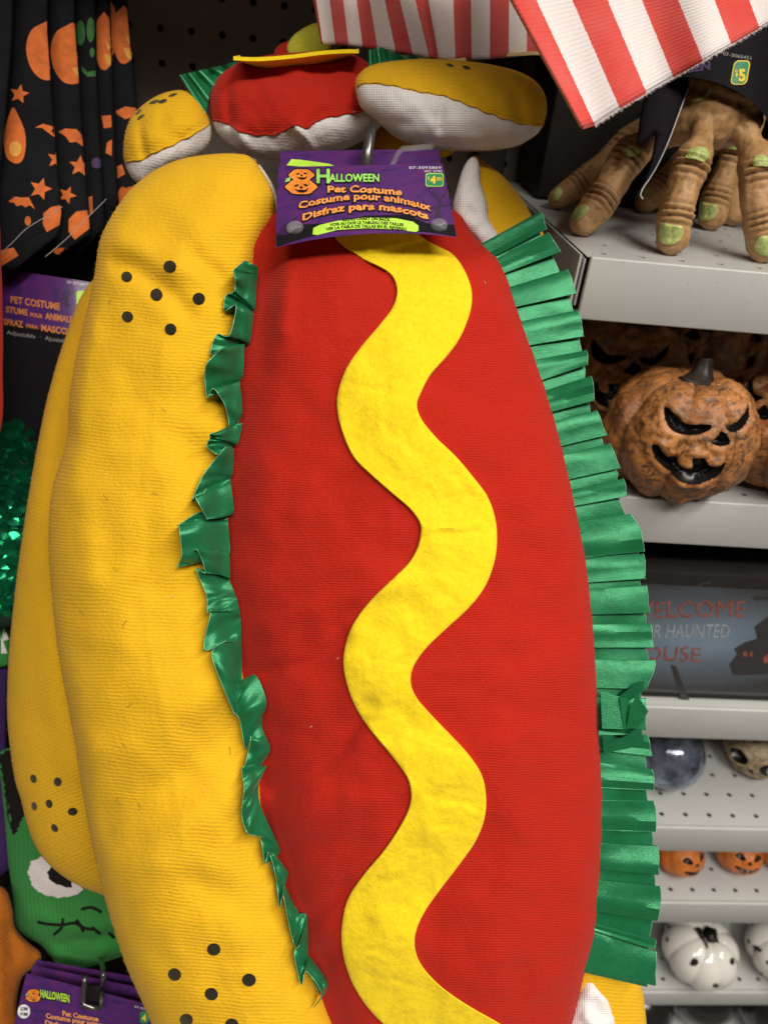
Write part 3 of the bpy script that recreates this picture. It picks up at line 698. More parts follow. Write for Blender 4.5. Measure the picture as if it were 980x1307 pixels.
for i in range(n0_-1):                     # rounded folds: cubic through the fold lines
    p0, p1, p2, p3 = LA_[max(i-1, 0)], LA_[i], LA_[i+1], LA_[min(i+2, n0_-1)]
    for k in range(NS):
        t = k/NS; q = .5*(2*p1+(p2-p0)*t+(2*p0-5*p1+4*p2-p3)*t*t+(3*p1-p0-3*p2+p3)*t**3); l = p1*(1-t)+p2*t
        rows_.append(q*.85+l*.15)
rows_.append(LA_[-1])
for n_, L in enumerate(rows_):
    bx_, by_, bh, tx_, ty_, th_ = L; bx_ += 2.5
    for j in range(NW):
        w = j/(NW-1); cu = math.sin(math.pi*w)*3.0*math.sin(n_*.45); px, py = bx_+(tx_-bx_)*w, by_+(ty_-by_)*w+cu
        z = (max(.6, bh)+(max(2, th_)-max(.6, bh))*w+2.2*math.sin(math.pi*w))*.00125+.0012+.0005*math.sin(w*5+n_*.7)+.0011*w*math.sin(n_*1.35+1.5*math.sin(n_*.21))
        z0 = np.interp(py, yy_, zz_); c = base_z(px, py); z0 = min(z0, c+.0015) if w > .15 else z0
        V.append(tuple(pt(px, py, z0-z))); uv.append((w, n_*.05))
for i in range(len(rows_)-1):
    for j in range(NW-1): q = i*NW+j; Fq.append((q, q+NW, q+NW+1, q+1))
rl_ = mk('lettuce_ruffle', V, Fq, MT['satin'], dog, uv=uv, sharp=75)
V2_, F2_, uv2 = [], [], []
rg_ = random.Random(21); K = len(LN)-1; NS2 = 5; MID = []
for i in range(K):
    a, b = LA_[i], LA_[i+1]; m_ = (a+b)/2; q = m_.copy()
    q[3:5] = m_[:2]+(m_[3:5]-m_[:2])*rg_.uniform(.55, .95)+np.array([rg_.uniform(-3, 3), rg_.uniform(-9, 9)]); q[5] = (4.5 if i % 2 else 1.2)*rg_.uniform(.7, 1.2); q[2] = .4; MID.append(q)
MID = np.array(MID); R2 = []
for i in range(K-1):
    p0, p1, p2, p3 = MID[max(i-1, 0)], MID[i], MID[i+1], MID[min(i+2, K-1)]
    for k in range(NS2): t = k/NS2; R2.append(.5*(2*p1+(p2-p0)*t+(2*p0-5*p1+4*p2-p3)*t*t+(3*p1-p0-3*p2+p3)*t**3))
for n_, L in enumerate(R2):
    for j in range(6):
        w = j/5; px, py = L[0]+(L[3]-L[0])*w, L[1]+(L[4]-L[1])*w; z0 = np.interp(py, yy_, zz_)
        if w > .15: z0 = min(z0, base_z(px, py)+.0015)
        V2_.append(tuple(pt(px, py, z0-(max(.3, L[2])+(max(.8, L[5])-.3)*w)*.00125-.0008))); uv2.append((w, n_*.05))
for i in range(len(R2)-1):
    for j in range(5): q = i*6+j; F2_.append((q, q+6, q+7, q+1))
mk('ruffle_underfold', V2_, F2_, MT['satin'], rl_, uv=uv2, sharp=75)
V_, F_ = tube([np.array(V2_[i*6+5]) for i in range(len(R2))], .00022, 5); mk('ruffle_selvage', V_, F_, MT['satin_edge'], rl_)
V_, F_ = tube([np.array(V[i*NW+NW-1]) for i in range(len(rows_))], .00026, 5); mk('ruffle_selvage', V_, F_, MT['satin_edge'], rl_)

# ================================================================== REAR COSTUME
rear = thing('hot_dog_costume', pt(430, 300, .49), 'second hot dog costume, its rounded ends bunched above the front one', 'pet costume', G_DOG)
rbo = [(128, 352), (104, 378), (86, 424), (71, 470), (58, 520), (48, 570), (39, 620), (31, 670), (24, 720), (18, 770), (13, 820), (10, 870), (10, 920), (14, 960), (20, 998), (27, 1020), (33, 1045), (42, 1072), (56, 1096), (76, 1115), (98, 1129), (122, 1139), (150, 1144), (190, 1120), (215, 1000), (215, 800), (210, 600), (200, 420), (165, 360)]
def rear_wr(V): return ridge(V, [(90, 430), (75, 560), (62, 700)], 16, -.002)+ridge(V, [(60, 800), (75, 900), (95, 980)], 22, .003)
rbn = puff(rbo, .036, .487, sp=8, wr=rear_wr, nz=.002, nsc=.012, seed=12.)
ro = mk('bun_half', rbn.P, rbn.Fall, MT['yellow_rear'], rear, uv=rbn.uv)
fuzz(rbn.front, rbn.F, 1800, .0012, MT['yellow_rear'], ro, where=FA)
for x, y, a, b, t in ((43, 994, 4, 5.6, -.3), (74, 998, 5, 5.8, -.1), (44, 1029, 3.6, 5.6, -.2), (63, 1026, 4.2, 5.6, -.3), (93, 1036, 6.2, 5.2, 0), (70, 1057, 4, 5.6, -.6)):
    drape('sesame_seed', dot(x, y, a, b, 14, t), rbn.bvh, .0011, MT['seed'], rear, sp=3, thick=.0008, step=2)
def split_puff(outline, line, H, Z, top_mat, low_mat, parent, tn, ln, sp=6, **kw):
    """one stuffed end whose cloth changes along a seam; each cloth is a mesh of its own"""
    q = puff(outline, H, Z, sp=sp, **kw); L = np.asarray(line, float)
    cen = (q.V2[q.F[:, 0]]+q.V2[q.F[:, 1]]+q.V2[q.F[:, 2]])/3
    up = cen[:, 1] < np.interp(cen[:, 0], L[:, 0], L[:, 1])
    def sub(name, faces, mat):
        u = np.unique(faces); m = np.full(len(q.P), -1); m[u] = np.arange(len(u)); return mk(name, q.P[u], m[faces], mat, parent, uv=q.uv[u])
    a = sub(tn, np.concatenate([q.F[up], q.FB]), top_mat); b = sub(ln, q.F[~up], low_mat)
    # raised seam edge of the upper cloth
    Lc = cr(line, 3); h = cast(q.bvh, Lc); h = h[~np.isnan(h[:, 0])]
    if len(h) > 3:
        h = [p-AF*.0006+AU*.0004*math.sin(i*.9) for i, p in enumerate(h)]
        V, F = tube(h, .0006, 6); mk('seam', V, F, top_mat, parent)
    return q, a, b
q1, a1, _ = split_puff([(160, 208), (158, 188), (163, 160), (177, 139), (201, 122), (226, 115), (243, 118), (257, 132), (268, 154), (270, 174), (263, 190), (248, 203), (226, 214), (202, 228), (182, 236), (168, 226)],
           [(150, 212), (166, 207), (186, 202), (196, 195), (212, 189), (232, 179), (250, 170), (268, 158), (280, 152)], .026, .475, MT['yellow'], MT['white_cloth'], rear, 'bun_end', 'bun_lining', sp=5, seed=3., nz=.003, nsc=.03,
           wr=lambda V: ridge(V, [(178, 150), (180, 180), (186, 200)], 5, -.002))
fuzz(q1.front, q1.F, 1500, .0012, MT['yellow'], a1, where=FA)
for x, y, a, b in ((176, 143, 6, 2), (180, 149, 6, 1.6), (197, 130, 7, 2), (208, 129, 6, 2.2), (221, 121, 6, 1.6)):
    drape('sesame_seed', dot(x, y, a, b, 12, -.6 if x < 190 else -.3), q1.bvh, .001, MT['seed'], rear, sp=3, thick=.0006, step=1.5)
q2, a2, _ = split_puff([(267, 132), (270, 112), (281, 94), (303, 80), (345, 70), (400, 66), (445, 68), (472, 82), (488, 104), (494, 140), (482, 166), (455, 184), (420, 196), (380, 204), (340, 204), (308, 196), (288, 182), (274, 163)],
           [(255, 152), (272, 154), (290, 157), (300, 164), (318, 171), (345, 172), (362, 168), (376, 160), (392, 163), (410, 152), (440, 146), (466, 141), (500, 120)], .036, .475, MT['red'], MT['white_cloth'], rear, 'sausage_end', 'sausage_lining', sp=5, seed=7., nz=.004, nsc=.02,
           wr=lambda V: ridge(V, [(292, 95), (290, 130), (294, 158)], 7, -.003)+ridge(V, [(330, 92), (370, 100), (420, 92)], 10, -.003)+ridge(V, [(376, 160), (390, 175), (400, 190)], 5, .004)+ridge(V, [(300, 165), (312, 185), (330, 198)], 6, .003))
fuzz(q2.front, q2.F, 1500, .0013, MT['red'], a2, where=FA)
q3, a3, _ = split_puff([(453, 108), (458, 95), (472, 84), (500, 78), (540, 75), (585, 77), (630, 83), (668, 94), (689, 110), (697, 130), (696, 150), (688, 168), (672, 180), (654, 188), (615, 193), (570, 192), (535, 186), (506, 176), (478, 152), (460, 136)],
           [(440, 110), (456, 111), (468, 106), (500, 109), (536, 117), (566, 122), (598, 134), (640, 150), (680, 160), (700, 158)], .034, .440, MT['yellow'], MT['lining'], rear, 'bun_end', 'bun_lining', sp=5, seed=11., nz=.003, nsc=.02,
           wr=lambda V: ridge(V, [(566, 122), (562, 140), (560, 165)], 4, -.0018)+ridge(V, [(640, 95), (660, 125), (666, 155)], 10, -.003))
fuzz(q3.front, q3.F, 1800, .0012, MT['yellow'], a3, where=FA)
for x, y, a, b in ((595, 86, 5.4, 2.2), (574, 83, 5, 1.8)):
    drape('sesame_seed', dot(x, y, a, b, 12, .3), q3.bvh, .001, MT['seed'], rear, sp=3, thick=.0006, step=1.5)
# end of its mustard: a felt tongue lying over the top of the sausage end, seen edge on
def slab(out_top, depth, back, Z, mat, parent, name, th=4.0, **kw):
    """felt sheet receding from a front edge (px) towards the back panel"""
    L = cr(out_top, 4); n = len(L); rows = 7; V, F, uv = [], [], []
    for s, dy in ((0, 0), (1, th)):
        for j in range(rows):
            t = j/(rows-1)
            for i, (x, y) in enumerate(L):
                p = pt(x, y+dy, Z)+np.array([0, 1, 0])*depth*t+np.array([0, 0, 1])*back*t*math.sin(math.pi*min(1, i/(n-1))); V.append(p); uv.append((x/1000, t*.1))
    q = rows*n
    for j in range(rows-1):
        for i in range(n-1):
            a = j*n+i; F += [(a, a+n, a+n+1, a+1), (q+a, q+a+1, q+a+n+1, q+a+n)]
    for i in range(n-1): F += [(i, i+1, q+i+1, q+i), ((rows-1)*n+i, q+(rows-1)*n+i, q+(rows-1)*n+i+1, (rows-1)*n+i+1)]
    for j in range(rows-1): F += [(j*n, q+j*n, q+(j+1)*n, (j+1)*n), (j*n+n-1, (j+1)*n+n-1, q+(j+1)*n+n-1, q+j*n+n-1)]
    return mk(name, V, F, mat, parent, uv=uv, sharp=40, **kw)
slab([(298, 72), (330, 73), (370, 70), (410, 65), (440, 63), (458, 63)], .03, -.010, .438, MT['felt'], rear, 'mustard_end', th=5)
def pleat_fan(pts_in, pts_out, Z, parent, n=6, amp=.004, nm='lettuce_ruffle'):
    A = np.array(pts_in, float); B = np.array(pts_out, float); V, F, uv = [], [], []; k = n*6; nw = 6
    for i in range(k+1):
        t = i/k; a = np.array([np.interp(t, np.linspace(0, 1, len(A)), A[:, c]) for c in (0, 1)]); b = np.array([np.interp(t, np.linspace(0, 1, len(B)), B[:, c]) for c in (0, 1)])
        z = amp*2/math.pi*math.asin(math.sin(2*math.pi*t*n)*.98)
        for j in range(nw):
            w = j/(nw-1); V.append(tuple(pt(*(a+(b-a)*w), Z-z*(.2+w)))); uv.append((w, t))
    for i in range(k):
        for j in range(nw-1): q = i*nw+j; F.append((q, q+nw, q+nw+1, q+1))
    return mk(nm, V, F, MT['satin'], parent, uv=uv, sharp=28)
pleat_fan([(262, 150), (268, 118), (285, 92), (300, 84)], [(228, 96), (246, 92), (272, 86), (304, 78)], .468, rear, 5)
pleat_fan([(470, 84), (490, 80), (520, 78), (548, 78)], [(470, 64), (486, 60), (510, 69), (546, 74)], .455, rear, 5)

# third costume further up the hook: just a corner of felt and red
third = thing('hot_dog_costume', pt(390, 70, .54), 'third hot dog costume mostly hidden, a dull mustard corner showing beside the striped cloth', 'pet costume', G_DOG)
q = puff([(366, 62), (372, 48), (384, 38), (400, 30), (416, 30), (425, 45), (420, 66), (395, 75), (372, 72)], .006, .52, sp=5); mk('mustard', q.P, q.Fall, MT['felt_dull'], third, uv=q.uv)
q = puff([(350, 66), (362, 54), (380, 52), (410, 60), (420, 80), (400, 90), (355, 82)], .01, .535, sp=6); mk('sausage_end', q.P, q.Fall, MT['red'], third, uv=q.uv)
q = puff([(470, 150), (500, 140), (560, 150), (590, 175), (570, 200), (520, 204), (470, 200)], .02, .50, sp=6); mk('bun_end', q.P, q.Fall, MT['yellow'], third, uv=q.uv)

# ================================================================== HEADER CARDS
def quad_map(c, Z, bulge=.0, arch=0., arch_top=0., zt=0., off=.0):
    """card frame: u,v in 0..1 -> world; c = TL, TR, BR, BL in px"""
    c = np.array(c, float)
    def m(U, off=0.):
        U = np.atleast_2d(U); u, v = U[:, :1], U[:, 1:]
        p = (c[0]*(1-u)+c[1]*u)*(1-v)+(c[3]*(1-u)+c[2]*u)*v
        s = 4*u*(1-u); p = p+np.concatenate([0*u, -(arch*v+arch_top*(1-v))*s], 1)
        return at(p, (Z+zt*(1-v)-bulge*s).ravel()-off)
    return m
def inv_quad(c, arch=0., arch_top=0.):
    """px -> u,v of the same card (a few Newton steps)"""
    c = np.array(c, float)
    def f(P):
        P = np.atleast_2d(np.asarray(P, float)); U = np.full(P.shape, .5)
        for _ in range(14):
            u, v = U[:, :1], U[:, 1:]
            q = (c[0]*(1-u)+c[1]*u)*(1-v)+(c[3]*(1-u)+c[2]*u)*v; s = 4*u*(1-u); q = q+np.concatenate([0*u, -(arch*v+arch_top*(1-v))*s], 1)
            du = ((c[1]-c[0])*(1-v)+(c[2]-c[3])*v); dv = ((c[3]-c[0])*(1-u)+(c[2]-c[1])*u); e = P-q
            det = du[:, 0]*dv[:, 1]-du[:, 1]*dv[:, 0]
            U = U+np.stack([(e[:, 0]*dv[:, 1]-e[:, 1]*dv[:, 0])/det, (du[:, 0]*e[:, 1]-du[:, 1]*e[:, 0])/det], 1)
        return U
    return f
def card_sheet(m, parent, name, mat, n=24, k=8, th=.0006, edge=None, hole=None):
    u, v = np.meshgrid(np.linspace(0, 1, n), np.linspace(0, 1, k)); U = np.stack([u.ravel(), v.ravel()], 1)
    A, B = m(U), m(U, -th); F = []; q = n*k; E = []
    for j in range(k-1):
        for i in range(n-1):
            a = j*n+i; F.append((a, a+n, a+n+1, a+1)); E.append((q+a, q+a+1, q+a+n+1, q+a+n))
    for i in range(n-1): E += [(i, i+1, q+i+1, q+i), ((k-1)*n+i, q+(k-1)*n+i, q+(k-1)*n+i+1, (k-1)*n+i+1)]
    for j in range(k-1): E += [(j*n, q+j*n, q+(j+1)*n, (j+1)*n), (j*n+n-1, (j+1)*n+n-1, q+(j+1)*n+n-1, q+j*n+n-1)]
    o = mk(name, A, F, mat, parent, uv=np.concatenate([U*[1, -1]]))
    V = np.concatenate([A, B]); mk('card_back', V, E, edge or MT['card_edge'], parent, smooth=False)
    return o
def flat_patch(name, outline, mapf, mat, parent, sp=6, smooth_outline=False, step=3, **kw):
    poly = cr(outline, step, True) if smooth_outline else dens(outline, step)
    V, F = tri_patch(poly, sp); return mk(name, mapf(V), F, mat, parent, **kw)
def rrect(x0, y0, x1, y1, r, n=5):
    o = []
    for cx, cy, s in ((x1-r, y0+r, -90), (x1-r, y1-r, 0), (x0+r, y1-r, 90), (x0+r, y0+r, 180)):
        for i in range(n+1): t = R_(s+90*i/n); o.append((cx+r*math.cos(t), cy+r*math.sin(t)))
    return o
def logo_pumpkins(mf, x, y, s, parent):
    """two little stacked pumpkins with grins, x,y the middle of the lower one"""
    def pump(cx, cy, rx, ry): return [(cx+rx*(1+.06*math.cos(6*t))*math.cos(t), cy+ry*(1+.05*math.cos(6*t))*math.sin(t)) for t in [2*math.pi*i/30 for i in range(30)]]
    for cx, cy, rx, ry, z in ((x, y, 20.5, 10, .0), (x+.5, y-16, 16.5, 8, .0001)):
        cx, cy, rx, ry = x+(cx-x)*s, y+(cy-y)*s, rx*s, ry*s
        flat_patch('pumpkin_shadow', pump(cx, cy+.4*s, rx+2*s, ry+2*s), lambda P: mf(P, .00012+z), MT['ink_black'], parent)
        flat_patch('printed_pumpkin', pump(cx, cy, rx, ry), lambda P: mf(P, .0003+z), MT['ink_pumpkin'], parent)
        for k in (-.45, 0, .45): flat_patch('pumpkin_rib', [(cx+rx*k-.4*s, cy-ry*.8), (cx+rx*k+.4*s, cy-ry*.8), (cx+rx*k*1.25+.4*s, cy-ry*.25), (cx+rx*k*1.25-.4*s, cy-ry*.25)], lambda P: mf(P, .0005), MT['orange_print'], parent)
        g = rx/20
        flat_patch('printed_face', [(cx+a*g, cy+b*g) for a, b in ((-9, 2.5), (-4, 4), (0, 3.5), (5, 4), (10, 1), (7, 6), (2, 7.5), (-4, 6.5))], lambda P: mf(P, .0006), MT['ink_black'], parent, step=1.5)
        for a, b, w, h, t in ((-6, -2, 3, 1.2, -.3), (6, -2.5, 3, 1.2, .2), (0, .5, 2, 1.6, 0)):
            flat_patch('printed_face', dot(cx+a*g, cy+b*g, w*g, h*g, 12, t), lambda P: mf(P, .0006), MT['ink_black'], parent, step=1.5)
    flat_patch('printed_leaf', [(x-20*s, y-11*s), (x-14*s, y-14*s), (x-15*s, y-8*s), (x-22*s, y-6*s)], lambda P: mf(P, .0005), MT['ink_green'], parent)
def tree_print(mf, branches, parent, mat):
    V, F = [], []
    for (x0, y0, w0), (x1, y1, w1) in branches:
        d = np.array([x1-x0, y1-y0]); nn = np.array([-d[1], d[0]])/np.linalg.norm(d); o = len(V)
        V += [(x0+nn[0]*w0, y0+nn[1]*w0), (x0-nn[0]*w0, y0-nn[1]*w0), (x1-nn[0]*w1, y1-nn[1]*w1), (x1+nn[0]*w1, y1+nn[1]*w1)]; F.append((o, o+1, o+2, o+3))
    return mk('printed_tree', mf(np.array(V, float), .00015), F, mat, parent, smooth=False)

G_CARD = 'purple header cards'
cc = [(355, 213), (565, 209), (583, 303), (352, 316)]
cm = quad_map(cc, .386, .006, 11., 0., .012); ci = inv_quad(cc, 11.)
def cmf(P, off=.0003): return cm(ci(P), off)
card = thing('header_card', pt(467, 212, .385), 'purple card with orange Pet Costume lettering over the top of the front hot dog', 'header card', G_CARD)
card_sheet(cm, card, 'card_front', MT['card'])
flat_patch('black_band', [(352.5, 298), (375, 287), (395, 286), (430, 284), (467, 275), (520, 274), (545, 285), (562, 286), (580, 287), (582, 302.2), (555, 297.5), (520, 294.5), (467, 292.5), (420, 296), (385, 305), (353, 315.2)], lambda P: cmf(P, .0001), MT['card_black'], card)
flat_patch('size_chart_strip', [(399, 299), (400, 291), (408, 287), (430, 282), (467, 277.5), (505, 278.5), (527, 283), (534, 288), (534, 294.5), (530, 296), (505, 292.6), (467, 291.2), (430, 293.5), (405, 300)], lambda P: cmf(P, .0002), MT['ink_lime'], card)
logo_pumpkins(cmf, 384.5, 238.5, .95, card)
for s, x0, x1, y, hh, ar, sl in (('H', 404, 421, 233, 18, 0, 0), ('ALLOWEEN', 420, 484, 231.5, 10, -.5, 0)):
    text_on('logo_shadow', s, lambda P: cmf(P, .0004), x0-1, x1+1, y+.8, hh+1, MT['ink_black'], card, bold=.09)
    text_on('logo_lettering', s, lambda P: cmf(P, .0006), x0, x1, y, hh, MT['ink_green'], card, bold=.03)
for s, x0, x1, y, hh, ar, sl in (('pet costume', 418, 513, 245.5, 8.6, 2.0, 1.8), ('costume pour animaux', 381, 550, 254.5, 8.6, 13.5, 1.2), ('disfraz para mascota', 386, 547, 267.3, 8.6, 13.5, -.8)):
    sh = {'pet costume': 'Pet Costume', 'costume pour animaux': 'Costume pour animaux', 'disfraz para mascota': 'Disfraz para mascota'}[s]
    text_on('lettering_shadow', sh, lambda P: cmf(P, .0004), x0-1.2, x1+1.2, y+.8, hh, MT['ink_black'], card, bold=.13, arch=ar, slope=sl, wob=.5)
    text_on('lettering', sh, lambda P: cmf(P, .0006), x0, x1, y, hh, MT['ink_orange'], card, bold=.035, arch=ar, slope=sl, wob=.5)
for s, x0, x1, y, ar in (('SIZING CHART ON BACK', 437, 498, 280.6, 1.6), ('VOIR AU DOS LE TABLEAU DES TAILLES', 421, 515, 285.6, 3.0), ('VER LA TABLA DE TALLAS EN EL REVERSO', 416, 519, 290.2, 4.0)):
    text_on('small_print', s, lambda P: cmf(P, .0004), x0, x1, y, 3.6, MT['ink_black'], card, bold=.03, arch=ar)
flat_patch('price_sticker', rrect(543, 221, 566, 238, 3), lambda P: cmf(P, .0002), MT['ink_lime'], card)
flat_patch('price_sticker_face', rrect(544, 222, 565, 237, 3), lambda P: cmf(P, .0003), MT['ink_sticker'], card)
text_on('price', '4', lambda P: cmf(P, .0005), 549, 556, 233.5, 9, MT['ink_yellow'], card, bold=.06)
text_on('price', '$', lambda P: cmf(P, .0005), 545.5, 548, 229, 4, MT['ink_yellow'], card, bold=.02)
text_on('price', '00', lambda P: cmf(P, .0005), 557, 563.5, 230.5, 4.6, MT['ink_yellow'], card, bold=.02)
text_on('item_number', '07-3093869', lambda P: cmf(P, .0003), 522, 563, 215.5, 3.4, MT['ink_white'], card, bold=0)
text_on('item_number', 'WC 0790', lambda P: cmf(P, .0003), 541, 564, 220, 3.2, MT['ink_white'], card, bold=0)
tree_print(cmf, [((561, 287, 5), (558, 272, 3)), ((558, 272, 3), (562, 256, 1.8)), ((562, 256, 1.8), (552, 248, 1)), ((562, 256, 1.6), (570, 244, .8)), ((552, 248, 1), (545, 241, .5)), ((559, 268, 2), (545, 262, 1)), ((545, 262, 1), (538, 254, .5)), ((560, 262, 1.6), (574, 262, .8)), ((574, 262, .8), (577, 252, .4)), ((552, 248, .8), (557, 240, .4))], card, MT['ink_tree'])
flat_patch('printed_hill', [(353, 300), (362, 286), (376, 279), (380, 276), (374, 288), (366, 300)], lambda P: cmf(P, .00016), MT['ink_tree'], card, smooth_outline=False)
for x, y in ((377, 291), (560, 288)):       # clear plastic fasteners
    V, F = [], []
    c0 = cmf([(x, y)], .0002)[0]; n1 = -AF
    for r, hgt in ((.0046, 0), (.0043, .0012), (.0028, .002), (.0006, .0023)):
        for k in range(14):
            t = 2*math.pi*k/14; V.append(c0+n1*hgt+AR*r*math.cos(t)+AU*r*.8*math.sin(t))
    for i in range(3):
        for k in range(14): F.append((i*14+k, i*14+(k+1) % 14, (i+1)*14+(k+1) % 14, (i+1)*14+k))
    F.append(tuple(42+k for k in range(14))); F.append(tuple(range(14))[::-1])
    mk('plastic_fastener', V, F, MT['clear'], card)
cc2 = [(358, 193), (560, 190), (567, 250), (356, 250)]
cm2 = quad_map(cc2, .412, .004, 0, 0, .012); ci2 = inv_quad(cc2)
def cmf2(P, off=.0003): return cm2(ci2(P), off)
card2 = thing('header_card', pt(460, 196, .42), 'purple card peeking out behind the Pet Costume card, lime strip at its corner', 'header card', G_CARD)
card_sheet(cm2, card2, 'card_front', MT['card'])
flat_patch('size_chart_strip', [(366, 211), (372, 203), (385, 204), (420, 209), (430, 213), (400, 214)], lambda P: cmf2(P, .0003), MT['ink_lime'], card2)
V, F = tube([pt(500, 212, .408), pt(508, 196, .404), pt(514, 190, .402), pt(530, 189, .40), pt(552, 187, .405)], .0016, 6); mk('hang_loop', V, F, MT['clear'], card2)

# hook wire
hk = thing('peg_hook', onY(470, 150, YB), 'dark steel display hook above the Pet Costume card', 'hook')
p1 = pt(468, 212, .404); p2 = pt(470, 190, .402); p3 = pt(473, 168, .404); p4 = pt(474, 168, .42); yy = onY(474, 178, YB-.004)
V, F = tube(cr([yy, pt(472, 200, .50), pt(469, 216, .412), p1, p2, p3+np.array([0, .001, .001])], .004), .0030, 10); mk('hook_wire', V, F, MT['wire'], hk)
V, F = box(yy[0]-.02, yy[0]+.02, YB-.008, YB-.0045, yy[2]-.02, yy[2]+.02, .001); mk('hook_plate', V, F, MT['wire'], hk, sharp=40)

# ================================================================== STRIPED CLOTHS
def cloth_quad(name, cols_top, cols_bot, Zt, Zb, mat, wav, label, n=6, rows=40, th=.0016, group=None):
    """hanging striped cloth: px stripe borders along top and bottom"""
    T, B = np.array(cols_top, float), np.array(cols_bot, float); T = B+(T-B)*1.9; V, uv, F = [], [], []; nc = (len(T)-1)*n+1
    for s in (0, 1):
        for j in range(rows):
            v = j/(rows-1)
            for i in range(nc):
                k = min(i//n, len(T)-2); f = i/n-k; a = T[k]*(1-f)+T[k+1]*f; b = B[k]*(1-f)+B[k+1]*f; p = a*(1-v)+b*v
                z = Zt*(1-v)+Zb*v-wav(i/n, v)+s*th
                if s == 0 and (i in (0, nc-1) or j == rows-1): z += th*.4
                V.append(tuple(pt(*p, z))); uv.append((i/n, v))
    q = rows*nc
    for j in range(rows-1):
        for i in range(nc-1): a = j*nc+i; F += [(a, a+nc, a+nc+1, a+1), (q+a, q+a+1, q+a+nc+1, q+a+nc)]
    for i in range(nc-1): a = (rows-1)*nc+i; F += [(a, q+a, q+a+1, a+1)]
    for j in range(rows-1): a = j*nc; b = a+nc-1; F += [(a, q+a, q+a+nc, a+nc), (b, b+nc, q+b+nc, q+b)]
    o = mk(name, V, F, mat, None, uv=uv, label=label, cat='pet costume', group=group); return o, np.array(V), nc, rows
G_STR = 'striped costumes hanging above'
# front flap
ftop = [(600, -95), (640, -95), (688, -95), (735, -95), (780, -95), (826, -95), (875, -95), (920, -95), (968, -95), (1014, -95)]
fbot = [(744, 165), (759, 160), (791, 139), (825, 119), (859, 99), (897, 78), (933, 57), (969, 36), (1003, 16), (1038, -4)]
o, Vf, nc, rows = cloth_quad('striped_cloth', ftop, fbot, .345, .345, MT['stripe_front'], lambda u, v: .004*math.sin(u*.9+1+v*1.6)+.003*v*math.sin(u*2.1+3*v), 'red and white striped cloth flap with a slanting hem in the upper right', group=G_STR)
q = rows*nc; hem = np.array([Vf[(rows-1)*nc+i] for i in range(nc)])
def hem_fuzz(hem, n, down, mat, parent, l=.0035, wid=.00018):
    V = []
    for _ in range(n):
        t = random.random()*(len(hem)-1); i = int(t); p = hem[i]*(1-(t-i))+hem[i+1]*(t-i)
        d = down+np.random.normal(0, .6, 3); d /= np.linalg.norm(d); s = np.cross(d, AF); s /= np.linalg.norm(s)
        V += [p-s*wid/2, p+s*wid/2, p+d*l*random.uniform(.3, 1)]
    return mk('frayed_hem', V, np.arange(3*n).reshape(-1, 3), mat, parent, smooth=False, kind='stuff')
hem_fuzz(hem[nc//9:], 800, -AU+AR*.4, MT['white_cloth'], o, l=.0019, wid=.00013); hem_fuzz(np.array([Vf[j*nc] for j in range(10, rows)]), 200, -AR, MT['red'], o, l=.0013, wid=.00012)
V, F = tube([pt(*(np.array(ftop[0])*(1-t)+np.array(fbot[0])*t), .345) for t in np.linspace(0, .985, 24)], .0008, 6); mk('edge_binding', V, F, MT['cream'], o)
# back cloth
bt = [(388, -60), (395, -60), (413, -60), (431, -60), (447, -60), (462, -60), (478, -60), (496, -60), (515, -60), (536, -60), (576, -60), (600, -60), (625, -60), (650, -60), (672, -60), (690, -60), (720, -60)]
bb = [(410, 56), (412, 56), (428, 57), (445, 58), (463, 60), (482, 63), (505, 66), (527, 70), (548, 74), (560, 76), (581, 76), (602, 76), (625, 75), (649, 73), (672, 71), (690, 69), (722, 66)]
ob, Vb, nb, rb_ = cloth_quad('striped_cloth', bt, bb, .475, .47, MT['stripe_back'], lambda u, v: .009*math.sin(u*1.15+.6*v)+.010*math.exp(-((u-9.3)/.7)**2), 'red and white striped cloth with soft folds behind the slanting flap', group=G_STR)
slab([(500, 74), (540, 78), (580, 75), (630, 69), (690, 66), (712, 68)], .03, 0, .468, MT['cream'], ob, 'cream_hem', th=4)

# ================================================================== BLACK PRINTED CLOTHS (upper left)
G_PR = 'black printed garments'
def strip(outl, Z, bulge, label, seed):
    q = puff(outl, bulge, Z, sp=9, Hb=.002, smooth_outline=False, pw=.35, nz=.002, nsc=.02, seed=seed, rings=(1.5, 4))
    o = mk('printed_garment', q.P, q.Fall, MT['print_cloth'], None, uv=q.uv, label=label, cat='pet costume', group=G_PR); return o, q
sA = strip([(-40, -60), (20, -60), (16, 60), (8, 150), (0, 230), (0, 330), (-40, 330)], .50, .006, 'plain black garment edge at the far upper left corner', 1.)
sB = strip([(15, -60), (62, -60), (62, 40), (68, 130), (75, 220), (80, 272), (76, 300), (20, 345), (-30, 340), (-30, 250), (2, 190), (10, 90)], .515, .008, 'black garment with a half pumpkin, stars and a bat beside the corner edge', 2.)
sC = strip([(60, -60), (94, -60), (97, 30), (103, 110), (108, 190), (114, 262), (117, 300), (70, 330), (60, 300)], .53, .008, 'black garment with a whole orange pumpkin print and a bat beneath', 3.)
sD = strip([(92, -60), (122, -60), (124, 80), (130, 200), (136, 290), (100, 330), (98, 200)], .545, .008, 'black garment with a faint green face print', 4.)
sE = strip([(118, -60), (138, -60), (143, 60), (148, 180), (152, 260), (120, 320), (116, 150)], .555, .006, 'black garment with a narrow pumpkin print, second from the pegboard', 5.)
sF = strip([(134, -60), (158, -60), (168, 60), (175, 130), (184, 220), (150, 330), (130, 200)], .565, .006, 'black garment with orange pumpkins next to the bare pegboard', 6.)
